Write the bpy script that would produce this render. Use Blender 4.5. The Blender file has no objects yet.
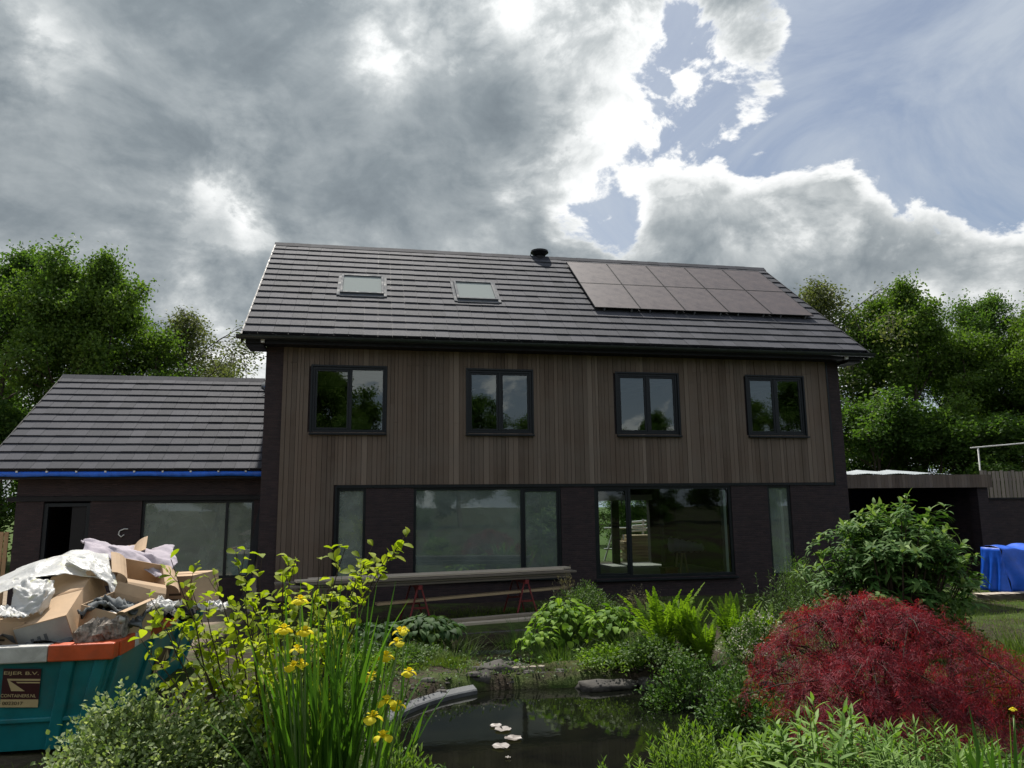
import bpy, math, random
import numpy as np
from mathutils import Vector, Matrix
random.seed(7)
S = bpy.context.scene
COL = S.collection
R = math.radians

# ------------------------------------------------------------------ camera
F_PX = 745.0
YAW, PITCH, ROLL = R(10.781), R(9.354), R(-0.642)
CAM = np.array([0.0, -19.5, 1.909])
_cy, _sy = math.cos(YAW), math.sin(YAW)
FW = np.array([_sy*math.cos(PITCH), _cy*math.cos(PITCH), math.sin(PITCH)])
_rt = np.array([_cy, -_sy, 0.0]); _up = np.cross(_rt, FW)
RT = math.cos(ROLL)*_rt + math.sin(ROLL)*_up
UP = -math.sin(ROLL)*_rt + math.cos(ROLL)*_up
cd = bpy.data.cameras.new('camera'); cam = bpy.data.objects.new('camera', cd); COL.objects.link(cam)
cam.matrix_world = Matrix(((RT[0], UP[0], -FW[0], CAM[0]), (RT[1], UP[1], -FW[1], CAM[1]), (RT[2], UP[2], -FW[2], CAM[2]), (0, 0, 0, 1)))
cd.sensor_fit = 'HORIZONTAL'; cd.sensor_width = 36; cd.lens = 36*F_PX/1024
cd.clip_start = 0.05; cd.clip_end = 3000
S.camera = cam

def ray(px, py): return FW + RT*(px-512)/F_PX + UP*(384-py)/F_PX
def at_depth(px, py, d): return CAM + d*ray(px, py)                      # measured point -> world
def at_y(px, py, Y): v = ray(px, py); return CAM + (Y-CAM[1])/v[1]*v
def at_z(px, py, Z): v = ray(px, py); return CAM + (Z-CAM[2])/v[2]*v
def at_plane(px, py, P, N): v = ray(px, py); return CAM + np.dot(np.asarray(P)-CAM, N)/np.dot(v, N)*v

# ------------------------------------------------------------------ naming helpers
def tag(o, label=None, cat=None, group=None, kind=None):
    if label: o['label'] = label
    if cat: o['category'] = cat
    if group: o['group'] = group
    if kind: o['kind'] = kind
    return o
def thing(name, label, cat, loc=(0, 0, 0), rz=0.0, group=None):
    o = bpy.data.objects.new(name, None); COL.objects.link(o)
    o.location = [float(c) for c in loc]; o.rotation_euler = (0, 0, rz); o.empty_display_size = 0.2
    return tag(o, label, cat, group)
def link(name, me, parent=None):
    o = bpy.data.objects.new(name, me); COL.objects.link(o)
    if parent: o.parent = parent
    return o
def copy_tree(o, parent=None):
    c = o.copy(); COL.objects.link(c)
    if parent: c.parent = parent
    for ch in [q for q in list(bpy.data.objects) if q.parent == o]: copy_tree(ch, c)
    return c

# ------------------------------------------------------------------ materials
def newmat(name):
    m = bpy.data.materials.new(name); m.use_nodes = True
    nt = m.node_tree; nt.nodes.clear()
    out = nt.nodes.new('ShaderNodeOutputMaterial')
    return m, nt, out
class NT:
    def __init__(s, nt): s.nt = nt
    def n(s, typ, **kw):
        nd = s.nt.nodes.new(typ)
        for k, v in kw.items(): setattr(nd, k, v)
        return nd
    def l(s, a, b): s.nt.links.new(a, b)
    def val(s, sock, v):
        if hasattr(v, 'is_output') or isinstance(v, bpy.types.NodeSocket): s.l(v, sock)
        else: sock.default_value = v
    def math(s, op, a, b=None, c=None, clamp=False):
        nd = s.n('ShaderNodeMath', operation=op, use_clamp=clamp); s.val(nd.inputs[0], a)
        if b is not None: s.val(nd.inputs[1], b)
        if c is not None: s.val(nd.inputs[2], c)
        return nd.outputs[0]
    def vmath(s, op, a, b=None):
        nd = s.n('ShaderNodeVectorMath', operation=op); s.val(nd.inputs[0], a)
        if b is not None:
            if op == 'SCALE': s.val(nd.inputs[3], b)
            else: s.val(nd.inputs[1], b)
        return nd.outputs['Value'] if op in ('DOT_PRODUCT', 'LENGTH', 'DISTANCE') else nd.outputs[0]
    def ramp(s, fac, stops, interp='LINEAR'):
        nd = s.n('ShaderNodeValToRGB'); cr = nd.color_ramp; cr.interpolation = interp
        while len(cr.elements) < len(stops): cr.elements.new(0.5)
        for e, (p, c) in zip(cr.elements, stops):
            e.position = p; e.color = (c[0], c[1], c[2], 1) if not isinstance(c, (int, float)) else (c, c, c, 1)
        s.val(nd.inputs[0], fac); return nd.outputs[0]
    def noise(s, vec, scale, detail=4, rough=.55, dist=0.0):
        nd = s.n('ShaderNodeTexNoise')
        if vec is not None: s.l(vec, nd.inputs['Vector'])
        nd.inputs['Scale'].default_value = scale; nd.inputs['Detail'].default_value = detail
        nd.inputs['Roughness'].default_value = rough; nd.inputs['Distortion'].default_value = dist
        return nd.outputs['Fac']
    def mix(s, fac, a, b, mode='MIX'):
        nd = s.n('ShaderNodeMix', data_type='RGBA', blend_type=mode); s.val(nd.inputs[0], fac)
        for sock, v in ((nd.inputs[6], a), (nd.inputs[7], b)):
            if isinstance(v, (tuple, list)): sock.default_value = (v[0], v[1], v[2], 1)
            else: s.val(sock, v)
        return nd.outputs[2]
    def maprange(s, v, a, b, c=0.0, d=1.0, smooth=False):
        nd = s.n('ShaderNodeMapRange')
        if smooth: nd.interpolation_type = 'SMOOTHSTEP'
        s.val(nd.inputs[0], v)
        for i, q in enumerate((a, b, c, d)): s.val(nd.inputs[i+1], q)
        return nd.outputs[0]
def principled(T, out, col, rough=.6, spec=.5, metal=0.0, normal=None):
    p = T.n('ShaderNodeBsdfPrincipled')
    if isinstance(col, (tuple, list)): p.inputs['Base Color'].default_value = (*col, 1)
    else: T.l(col, p.inputs['Base Color'])
    T.val(p.inputs['Roughness'], rough); p.inputs['Specular IOR Level'].default_value = spec
    T.val(p.inputs['Metallic'], metal)
    if normal is not None: T.l(normal, p.inputs['Normal'])
    if out is not None: T.l(p.outputs[0], out.inputs[0])
    return p
def bump(T, h, strength=.4, dist=.01):
    b = T.n('ShaderNodeBump'); b.inputs['Strength'].default_value = strength; b.inputs['Distance'].default_value = dist
    T.l(h, b.inputs['Height']); return b.outputs[0]
def simple(name, col, rough=.6, spec=.5, metal=0.0, var=.2, scale=6, bmp=.15, bscale=40, stretch=None, dirt=0.0):
    """plain surface with mottled tone, fine bump and worn gloss"""
    m, nt, out = newmat(name); T = NT(nt)
    tc = T.n('ShaderNodeTexCoord').outputs['Object']
    if stretch:
        mp = T.n('ShaderNodeMapping'); mp.inputs['Scale'].default_value = stretch; T.l(tc, mp.inputs[0]); tc = mp.outputs[0]
    n1 = T.noise(tc, scale, 6, .6)
    lo = tuple(c*(1-var) for c in col); hi = tuple(min(1, c*(1+var)) for c in col)
    c = T.ramp(n1, [(.3, lo), (.7, hi)])
    if dirt:
        n3 = T.noise(tc, scale*.6, 8, .7, 1.0)
        c = T.mix(T.maprange(n3, .5, .72, 0, dirt), c, (.09, .075, .055))
    n2 = T.noise(tc, bscale, 4, .6)
    principled(T, out, c, T.maprange(n1, .3, .7, max(.02, rough*.8), min(1, rough*1.2)), spec, metal, bump(T, n2, bmp, .01))
    return m
def leafmat(name, stops, trans=.35, rough=.45, tcol=(1.15, 1.25, .5), spec=.25):
    rough = min(.8, rough+.15)
    """leaf: colour from each leaf's own random value, front gloss plus light shining through"""
    m, nt, out = newmat(name); T = NT(nt)
    a = T.n('ShaderNodeAttribute', attribute_name='rnd').outputs['Fac']
    c = T.ramp(a, [(i/(max(1, len(stops)-1)), s) for i, s in enumerate(stops)])
    p = principled(T, None, c, rough, spec)
    tr = T.n('ShaderNodeBsdfTranslucent')
    T.l(T.mix(1.0, c, tcol, 'MULTIPLY'), tr.inputs[0])
    mx = T.n('ShaderNodeMixShader'); mx.inputs[0].default_value = trans
    T.l(p.outputs[0], mx.inputs[1]); T.l(tr.outputs[0], mx.inputs[2]); T.l(mx.outputs[0], out.inputs[0])
    return m
def brickmat(name, c1, c2, mortar, bw=.22, bh=.052):
    m, nt, out = newmat(name); T = NT(nt)
    g = T.n('ShaderNodeNewGeometry')
    sep = T.n('ShaderNodeSeparateXYZ'); T.l(g.outputs['Position'], sep.inputs[0])
    cmb = T.n('ShaderNodeCombineXYZ'); T.l(T.math('ADD', sep.outputs[0], sep.outputs[1]), cmb.inputs[0]); T.l(sep.outputs[2], cmb.inputs[1])
    b = T.n('ShaderNodeTexBrick'); T.l(cmb.outputs[0], b.inputs['Vector'])
    b.inputs['Color1'].default_value = (*c1, 1); b.inputs['Color2'].default_value = (*c2, 1); b.inputs['Mortar'].default_value = (*mortar, 1)
    b.inputs['Scale'].default_value = 1; b.inputs['Mortar Size'].default_value = .007; b.inputs['Brick Width'].default_value = bw; b.inputs['Row Height'].default_value = bh
    n = T.noise(g.outputs['Position'], 3.0, 6, .65); n2 = T.noise(g.outputs['Position'], 60, 4, .6)
    c = T.mix(T.maprange(n, .35, .7), b.outputs['Color'], T.mix(1.0, b.outputs['Color'], (1.5, 1.35, 1.25), 'MULTIPLY'))
    h = T.math('SUBTRACT', T.math('MULTIPLY', n2, .4), b.outputs['Fac'])
    principled(T, out, c, .8, .3, 0, bump(T, h, .8, .008))
    return m
def attrwood(name, stops, grain=(14, 14, .6), rough=.7, weather=None):
    """boards: tone from each board's own random value and grain along its length"""
    m, nt, out = newmat(name); T = NT(nt)
    a = T.n('ShaderNodeAttribute', attribute_name='rnd').outputs['Fac']
    g = T.n('ShaderNodeTexCoord').outputs['Object']
    mp = T.n('ShaderNodeMapping'); mp.inputs['Scale'].default_value = grain; T.l(g, mp.inputs[0])
    n = T.noise(mp.outputs[0], 3.0, 7, .65, .6)
    c = T.ramp(T.math('ADD', T.math('MULTIPLY', a, .75), T.math('MULTIPLY', n, .35)), [(i/(len(stops)-1), s) for i, s in enumerate(stops)])
    if weather:
        w = T.noise(g, .8, 5, .6); c = T.mix(T.maprange(w, .4, .75, 0, .6), c, weather)
    principled(T, out, c, rough, .3, 0, bump(T, n, .35, .006))
    return m
def glassmat(name, tint=(.8, .88, .84), refl=1.0, dust=0.0, rough=.0, dustcol=(.5, .56, .52)):
    m, nt, out = newmat(name); T = NT(nt)
    g = T.n('ShaderNodeNewGeometry')
    wob = T.noise(g.outputs['Position'], .9, 2, .5)
    nb = bump(T, wob, .06, .02)
    tr = T.n('ShaderNodeBsdfTransparent'); tr.inputs[0].default_value = (*tint, 1)
    gl = T.n('ShaderNodeBsdfGlossy'); gl.inputs['Roughness'].default_value = rough; T.l(nb, gl.inputs['Normal'])
    gl.inputs[0].default_value = (.92, 1, .98, 1)
    fr = T.n('ShaderNodeFresnel'); fr.inputs['IOR'].default_value = 1.55
    mx = T.n('ShaderNodeMixShader'); T.l(T.math('MULTIPLY', fr.outputs[0], 2.7*refl, clamp=True), mx.inputs[0])
    T.l(tr.outputs[0], mx.inputs[1]); T.l(gl.outputs[0], mx.inputs[2])
    last = mx.outputs[0]
    if dust:
        df = T.n('ShaderNodeBsdfDiffuse'); df.inputs[0].default_value = (*dustcol, 1)
        n = T.noise(g.outputs['Position'], 1.3, 7, .65, 1.2)
        m2 = T.n('ShaderNodeMixShader'); T.l(T.maprange(n, .25, .8, dust*.55, dust*1.3), m2.inputs[0])
        T.l(last, m2.inputs[1]); T.l(df.outputs[0], m2.inputs[2]); last = m2.outputs[0]
    T.l(last, out.inputs[0])
    return m

M = {}
M['brick'] = brickmat('dark_brick', (.023, .0165, .020), (.036, .0245, .028), (.026, .0235, .025))
M['clad'] = attrwood('weathered_cladding', [(.062, .043, .033), (.106, .077, .058), (.140, .104, .081), (.215, .170, .136)], (18, 18, .35), .75, (.15, .13, .11))
M['frame'] = simple('anthracite_frame', (.0045, .0075, .011), .4, .35, var=.15, bmp=.03)
M['black'] = simple('black_timber', (.007, .007, .009), .6, .3)
M['gutter'] = simple('dark_gutter', (.022, .028, .028), .35, .5, metal=.3, bmp=.03)
M['white'] = simple('white_paint', (.62, .62, .60), .5, .4, var=.1)
M['plaster'] = simple('grey_plaster', (.22, .25, .23), .9, .2, var=.2, scale=1.5)
M['concrete'] = simple('pale_concrete', (.22, .215, .20), .9, .2, var=.3, scale=2, bmp=.4, bscale=25)
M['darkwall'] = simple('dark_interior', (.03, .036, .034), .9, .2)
M['glass'] = glassmat('window_glass', refl=1.0, dust=.0)
M['glass_dusty'] = glassmat('dusty_window_glass', refl=1.1, dust=.34, dustcol=(.34, .42, .385))
M['glass_pale'] = glassmat('filmed_window_glass', refl=.9, dust=.42, dustcol=(.42, .49, .44))
M['glass_clear'] = glassmat('clear_door_glass', tint=(.60, .70, .67), refl=.5, dust=.0)
def tilemat():
    m, nt, out = newmat('grey_roof_tile'); T = NT(nt)
    a = T.n('ShaderNodeAttribute', attribute_name='rnd').outputs['Fac']
    g = T.n('ShaderNodeNewGeometry').outputs['Position']
    n = T.noise(g, 2.2, 6, .65); n2 = T.noise(g, 45, 4, .65)
    c = T.ramp(T.math('ADD', T.math('MULTIPLY', a, .6), T.math('MULTIPLY', n, .5)), [(.1, (.039, .042, .050)), (.5, (.052, .054, .065)), (.9, (.068, .070, .083))])
    principled(T, out, c, T.maprange(n2, .3, .7, .72, .9), .16, 0, bump(T, n2, .25, .006))
    return m
M['tile'] = tilemat()
M['panel'] = simple('solar_cells', (.060, .043, .045), .55, .5, var=.12, scale=3, bmp=.02)
M['steel'] = simple('galvanised_steel', (.45, .46, .47), .35, .5, metal=.9, var=.15)
M['bluefoil'] = simple('blue_foil', (.006, .11, .60), .4, .5, var=.2, scale=8, bmp=.4, bscale=12)
M['tarp'] = simple('blue_tarp', (.008, .09, .55), .42, .5, var=.2, scale=4, bmp=.5, bscale=9)
M['lead'] = simple('grey_lead', (.085, .093, .105), .75, .15)
M['teal'] = simple('teal_steel', (.005, .165, .185), .42, .5, var=.22, scale=2.5, bmp=.15, bscale=14, dirt=.35)
M['orange'] = simple('orange_steel', (.50, .075, .018), .45, .5, var=.22, scale=5, dirt=.4)
M['greywhite'] = simple('worn_white_steel', (.50, .49, .46), .5, .4, var=.2, scale=5, dirt=.45)
M['maroon'] = simple('maroon_sign', (.045, .008, .013), .45, .5, var=.1)
M['cream'] = simple('cream_print', (.52, .40, .22), .5, .4, var=.1)
M['darkprint'] = simple('dark_print', (.06, .04, .02), .5, .4, var=.1)
M['card'] = simple('cardboard', (.46, .33, .215), .85, .2, var=.16, scale=3, bmp=.2, bscale=18)
M['card_dark'] = simple('cardboard_inside', (.27, .18, .11), .9, .2, var=.2, scale=3)
M['card_white'] = simple('pale_print_card', (.36, .36, .34), .75, .3, var=.15)
M['felt'] = simple('grey_felt', (.40, .36, .40), .95, .1, var=.15, scale=5, bmp=.5, bscale=60)
M['foam'] = simple('grey_scrap', (.13, .14, .145), .85, .2, var=.4, scale=7)
M['bark'] = simple('rough_bark', (.24, .21, .18), .95, .1, var=.75, scale=22, bmp=1.0, bscale=30)
M['trunk'] = simple('tree_bark', (.085, .070, .055), .95, .1, var=.35, scale=3, bmp=.8, bscale=14)
M['twig'] = simple('dark_twig', (.055, .040, .030), .85, .2, var=.3)
M['stem'] = simple('green_stem', (.08, .14, .03), .6, .3, var=.2)
M['red'] = simple('red_paint', (.16, .020, .022), .5, .4, var=.3, dirt=.3)
M['timber'] = attrwood('planed_timber', [(.07, .06, .052), (.15, .128, .105), (.28, .24, .19), (.52, .45, .36)], (1.0, 20, 20), .75)
M['newtimber'] = attrwood('fresh_timber', [(.28, .20, .12), (.38, .28, .17), (.46, .35, .22)], (1.0, 20, 20), .7)
M['fence'] = attrwood('fence_wood', [(.16, .14, .12), (.24, .205, .17), (.30, .26, .21)], (16, 16, .6), .8)
M['fencew'] = attrwood('warm_fence_wood', [(.30, .20, .11), (.42, .28, .16), (.50, .35, .2)], (16, 16, .6), .8)
M['rock'] = simple('grey_rock', (.060, .056, .050), .85, .25, var=.6, scale=7, bmp=1.0, bscale=18)
M['moss'] = simple('mossy_rock', (.045, .050, .016), .95, .1, var=.5, scale=6, bmp=1.0, bscale=18)
M['liner'] = simple('grey_edging', (.10, .105, .11), .6, .4, var=.25, scale=5, bmp=.3)
M['sheet'] = simple('clear_corrugated_sheet', (.33, .37, .39), .4, .4, var=.12, scale=3)
M['stone'] = simple('beige_paver', (.42, .37, .30), .9, .2, var=.25, scale=4, bmp=.4)
def plasticmat():
    m, nt, out = newmat('milky_plastic_film'); T = NT(nt)
    g = T.n('ShaderNodeTexCoord').outputs['Object']
    n = T.noise(g, 5, 6, .6, 1.0)
    c = T.ramp(n, [(.3, (.72, .73, .73)), (.6, (.84, .84, .83)), (.66, (.80, .80, .48)), (.74, (.86, .86, .85))])
    p = principled(T, None, c, .38, .5, 0, bump(T, T.noise(g, 9, 4, .55, 1.5), .5, .03))
    tr = T.n('ShaderNodeBsdfTranslucent'); tr.inputs[0].default_value = (.7, .7, .66, 1)
    mx = T.n('ShaderNodeMixShader'); mx.inputs[0].default_value = .45
    T.l(p.outputs[0], mx.inputs[1]); T.l(tr.outputs[0], mx.inputs[2]); T.l(mx.outputs[0], out.inputs[0])
    return m
M['plastic'] = plasticmat()
def watermat():
    m, nt, out = newmat('dark_pond_water'); T = NT(nt)
    g = T.n('ShaderNodeNewGeometry').outputs['Position']
    n = T.noise(g, 5, 4, .55); n2 = T.noise(g, 1.1, 5, .6, .8)
    c = T.ramp(n2, [(.35, (.0025, .003, .0025)), (.75, (.008, .009, .005))])
    p = principled(T, out, c, .03, .5, 0, bump(T, n, .05, .02)); p.inputs['IOR'].default_value = 1.33
    return m
M['water'] = watermat()
def groundmat():
    m, nt, out = newmat('garden_ground'); T = NT(nt)
    g = T.n('ShaderNodeNewGeometry').outputs['Position']
    sep = T.n('ShaderNodeSeparateXYZ'); T.l(g, sep.inputs[0])
    n = T.noise(g, .7, 6, .6, .5); n2 = T.noise(g, 9, 6, .65); n3 = T.noise(g, 30, 4, .6)
    soil = T.ramp(n2, [(.3, (.018, .014, .010)), (.55, (.040, .031, .021)), (.75, (.075, .058, .040))])
    sand = T.ramp(n2, [(.3, (.22, .17, .12)), (.7, (.36, .30, .23))])
    grass = T.ramp(n2, [(.3, (.030, .055, .012)), (.7, (.075, .115, .022))])
    # sandy building ground left of the pond up to the wing; grass beyond
    w = T.math('MULTIPLY', T.maprange(T.math('ADD', sep.outputs[0], T.math('MULTIPLY', n, 2.0)), -1.6, -3.0, 0, 1, True), T.maprange(sep.outputs[1], -11.5, -9.0, 0, 1, True))
    far = T.maprange(sep.outputs[1], 11, 16, 0, 1, True)
    c = T.mix(T.maprange(n, .45, .6, 0, .8, True), soil, grass)
    c = T.mix(w, c, sand); c = T.mix(far, c, grass)
    principled(T, out, c, .95, .15, 0, bump(T, T.math('ADD', n2, T.math('MULTIPLY', n3, .4)), .8, .04))
    return m
M['ground'] = groundmat()

# ------------------------------------------------------------------ mesh helpers
class MB:
    """collects faces and links them as one mesh object"""
    def __init__(s): s.v = []; s.f = []; s.r = []; s.mi = []; s.cur = 0.5; s.m = 0
    def poly(s, pts, flip=False):
        b = len(s.v); s.v += [tuple(float(c) for c in p) for p in pts]; s.r += [s.cur]*len(pts)
        idx = list(range(b, b+len(pts)))
        s.f.append(idx[::-1] if flip else idx); s.mi.append(s.m)
    def hexa(s, c):
        """c: 8 corners, bottom 4 then top 4, both counter-clockwise from above"""
        b = len(s.v); s.v += [tuple(float(q) for q in p) for p in c]; s.r += [s.cur]*8
        for f in ((3, 2, 1, 0), (4, 5, 6, 7), (0, 1, 5, 4), (1, 2, 6, 5), (2, 3, 7, 6), (3, 0, 4, 7)):
            s.f.append([b+i for i in f]); s.mi.append(s.m)
    def box(s, x0, x1, y0, y1, z0, z1):
        s.hexa([(x0, y0, z0), (x1, y0, z0), (x1, y1, z0), (x0, y1, z0), (x0, y0, z1), (x1, y0, z1), (x1, y1, z1), (x0, y1, z1)])
    def bar(s, a, b, w, h, up=(0, 0, 1)):
        a = np.asarray(a, float); b = np.asarray(b, float); d = (b-a)/np.linalg.norm(b-a)
        u = np.asarray(up, float); sd = np.cross(d, u)
        if np.linalg.norm(sd) < 1e-4: sd = np.cross(d, (1, 0, 0))
        sd /= np.linalg.norm(sd); u = np.cross(sd, d)
        o = lambda p, i, j: p + sd*i*w/2 + u*j*h/2
        s.hexa([o(a, 1, -1), o(b, 1, -1), o(b, -1, -1), o(a, -1, -1), o(a, 1, 1), o(b, 1, 1), o(b, -1, 1), o(a, -1, 1)])
    def tube(s, pts, r0, r1=None, n=6, caps=True):
        pts = [np.asarray(p, float) for p in pts]; r1 = r0 if r1 is None else r1
        rings = []; k = len(pts)
        prev = None
        for i, p in enumerate(pts):
            d = pts[min(i+1, k-1)]-pts[max(i-1, 0)]; d = d/(np.linalg.norm(d)+1e-9)
            if prev is None: a = np.cross(d, (0.3, 0.9, 0.2))
            else: a = prev - d*np.dot(prev, d)
            a = a/(np.linalg.norm(a)+1e-9); prev = a; b = np.cross(d, a)
            r = r0 + (r1-r0)*i/max(1, k-1); base = len(s.v)
            for j in range(n):
                t = 2*math.pi*j/n; q = p + (a*math.cos(t)+b*math.sin(t))*r
                s.v.append((float(q[0]), float(q[1]), float(q[2]))); s.r.append(s.cur)
            rings.append(base)
        for i in range(k-1):
            for j in range(n):
                s.f.append([rings[i]+j, rings[i]+(j+1) % n, rings[i+1]+(j+1) % n, rings[i+1]+j]); s.mi.append(s.m)
        if caps:
            s.f.append([rings[0]+j for j in range(n)][::-1]); s.mi.append(s.m)
            s.f.append([rings[-1]+j for j in range(n)]); s.mi.append(s.m)
    def grid(s, pts):
        """pts[i][j] -> sheet"""
        pts = np.asarray(pts, float); a, b = pts.shape[:2]; base = len(s.v)
        s.v += [tuple(p) for p in pts.reshape(-1, 3)]; s.r += [s.cur]*(a*b)
        for i in range(a-1):
            for j in range(b-1):
                s.f.append([base+i*b+j, base+i*b+j+1, base+(i+1)*b+j+1, base+(i+1)*b+j]); s.mi.append(s.m)
    def build(s, name, mat, parent=None, smooth=False, bevel=0.0, solid=0.0, origin=None):
        me = bpy.data.meshes.new(name)
        V = s.v
        if origin is not None: V = [(x-origin[0], y-origin[1], z-origin[2]) for x, y, z in V]
        me.from_pydata(V, [], s.f)
        for mt in (mat if isinstance(mat, list) else [mat]): me.materials.append(mt)
        if isinstance(mat, list): me.polygons.foreach_set('material_index', s.mi)
        at = me.attributes.new('rnd', 'FLOAT', 'POINT'); at.data.foreach_set('value', s.r)
        if smooth: me.polygons.foreach_set('use_smooth', [True]*len(me.polygons))
        me.update()
        o = link(name, me, parent)
        if origin is not None: o.location = [float(c) for c in origin]
        if solid:
            md = o.modifiers.new('thick', 'SOLIDIFY'); md.thickness = solid; md.offset = 0
        if bevel:
            md = o.modifiers.new('edge', 'BEVEL'); md.width = bevel; md.segments = 2; md.limit_method = 'ANGLE'
        return o

def np_mesh(name, V, Q, mat, rnd=None, parent=None, smooth=True):
    """fast mesh from numpy: V (n,3), Q (m,k) faces all of one size"""
    me = bpy.data.meshes.new(name); V = np.asarray(V, np.float32); Q = np.asarray(Q, np.int32)
    n, k = Q.shape
    me.vertices.add(len(V)); me.vertices.foreach_set('co', V.ravel())
    me.loops.add(n*k); me.loops.foreach_set('vertex_index', Q.ravel())
    me.polygons.add(n); me.polygons.foreach_set('loop_start', np.arange(0, n*k, k, dtype=np.int32))
    if smooth: me.polygons.foreach_set('use_smooth', np.ones(n, bool))
    me.materials.append(mat)
    if rnd is not None:
        at = me.attributes.new('rnd', 'FLOAT', 'POINT'); at.data.foreach_set('value', np.asarray(rnd, np.float32))
    me.update(calc_edges=True)
    return link(name, me, parent)

def unit(a): a = np.asarray(a, float); return a/(np.linalg.norm(a, axis=-1, keepdims=True)+1e-9)
def rdir(rng, n): return unit(rng.normal(size=(n, 3)))
PROFILES = {
    'leaf': lambda t: np.sin(np.pi*np.clip(t, 0, 1)**.8)*.98+.02,
    'lance': lambda t: np.sin(np.pi*np.clip(t, 0, 1)**.65)*.97+.03,
    'heart': lambda t: np.where(t < .02, .1, np.clip(1.25*np.sin(np.pi*np.clip(t, 0, 1)**.5), .02, 1.0)),
    'blade': lambda t: np.clip((1-t)**.55, .03, 1)*np.clip(.6+t*2, 0, 1),
    'petal': lambda t: np.clip(np.sin(np.pi*np.clip(t*.86+.06, 0, 1)**1.25), .08, 1),
}
class Fol:
    """collects curved ribbons (leaves, blades, petals) and links them as one mesh"""
    def __init__(s): s.V = []; s.Q = []; s.r = []; s.n = 0
    def add(s, P, D, U, L, W, k=3, bend=0.0, fold=.25, prof='leaf', rnd=None, rng=None):
        P = np.atleast_2d(P).astype(float); n = len(P)
        D = unit(np.broadcast_to(D, (n, 3))); U = np.broadcast_to(U, (n, 3)).astype(float)
        U = unit(U - D*np.sum(U*D, 1, keepdims=True)); Sd = np.cross(D, U)
        L = np.broadcast_to(L, (n,)); W = np.broadcast_to(W, (n,)); bend = np.broadcast_to(bend, (n,)); fold = np.broadcast_to(fold, (n,))
        rows = []; c = P.copy(); pt = 0.0
        for i in range(k+1):
            t = i/k
            if i:
                a = bend*(t+pt)/2
                c = c + (D*np.cos(a)[:, None] - U*np.sin(a)[:, None])*(L*(t-pt))[:, None]
            a = bend*t; N = U*np.cos(a)[:, None] + D*np.sin(a)[:, None]
            w = (W*PROFILES[prof](np.array(t))/2)[:, None]
            up = N*(w*fold[:, None])
            rows.append(np.stack([c-Sd*w+up, c, c+Sd*w+up], 1)); pt = t
        V = np.concatenate(rows, 1)                    # n,(k+1)*3,3
        nv = (k+1)*3
        q = []
        for i in range(k):
            a = i*3
            q += [(a, a+1, a+4, a+3), (a+1, a+2, a+5, a+4)]
        q = np.array(q)
        Q = (np.arange(n)*nv)[:, None, None] + q[None] + s.n
        s.V.append(V.reshape(-1, 3)); s.Q.append(Q.reshape(-1, 4)); s.n += n*nv
        if rnd is None: rnd = (rng or np.random.default_rng(1)).random(n)
        s.r.append(np.repeat(np.broadcast_to(rnd, (n,)), nv))
        return c
    def build(s, name, mat, parent=None, origin=None):
        V = np.concatenate(s.V)
        if origin is not None: V = V - np.asarray(origin)
        return np_mesh(name, V, np.concatenate(s.Q), mat, np.concatenate(s.r), parent)
def cards(rng, P, L, W, updir=.35, rnd=None):
    """small folded leaves for distant crowns: 4 verts, 2 triangles"""
    n = len(P); D = rdir(rng, n); D[:, 2] -= .25; D = unit(D)
    U = rdir(rng, n); U[:, 2] += updir*2; U = unit(U - D*np.sum(U*D, 1, keepdims=True)); Sd = np.cross(D, U)
    L = (L*rng.uniform(.6, 1.25, n))[:, None]; W = (W*rng.uniform(.6, 1.25, n))[:, None]
    V = np.stack([P, P+D*L*.5+Sd*W*.5+U*W*.15, P+D*L, P+D*L*.5-Sd*W*.5+U*W*.15], 1).reshape(-1, 3)
    b = np.arange(n)[:, None]*4
    T = np.concatenate([b+np.array([[0, 1, 2]]), b+np.array([[0, 2, 3]])], 1).reshape(-1, 3)
    rnd = rng.random(n) if rnd is None else rnd
    return V, T, np.repeat(rnd, 4)

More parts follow.
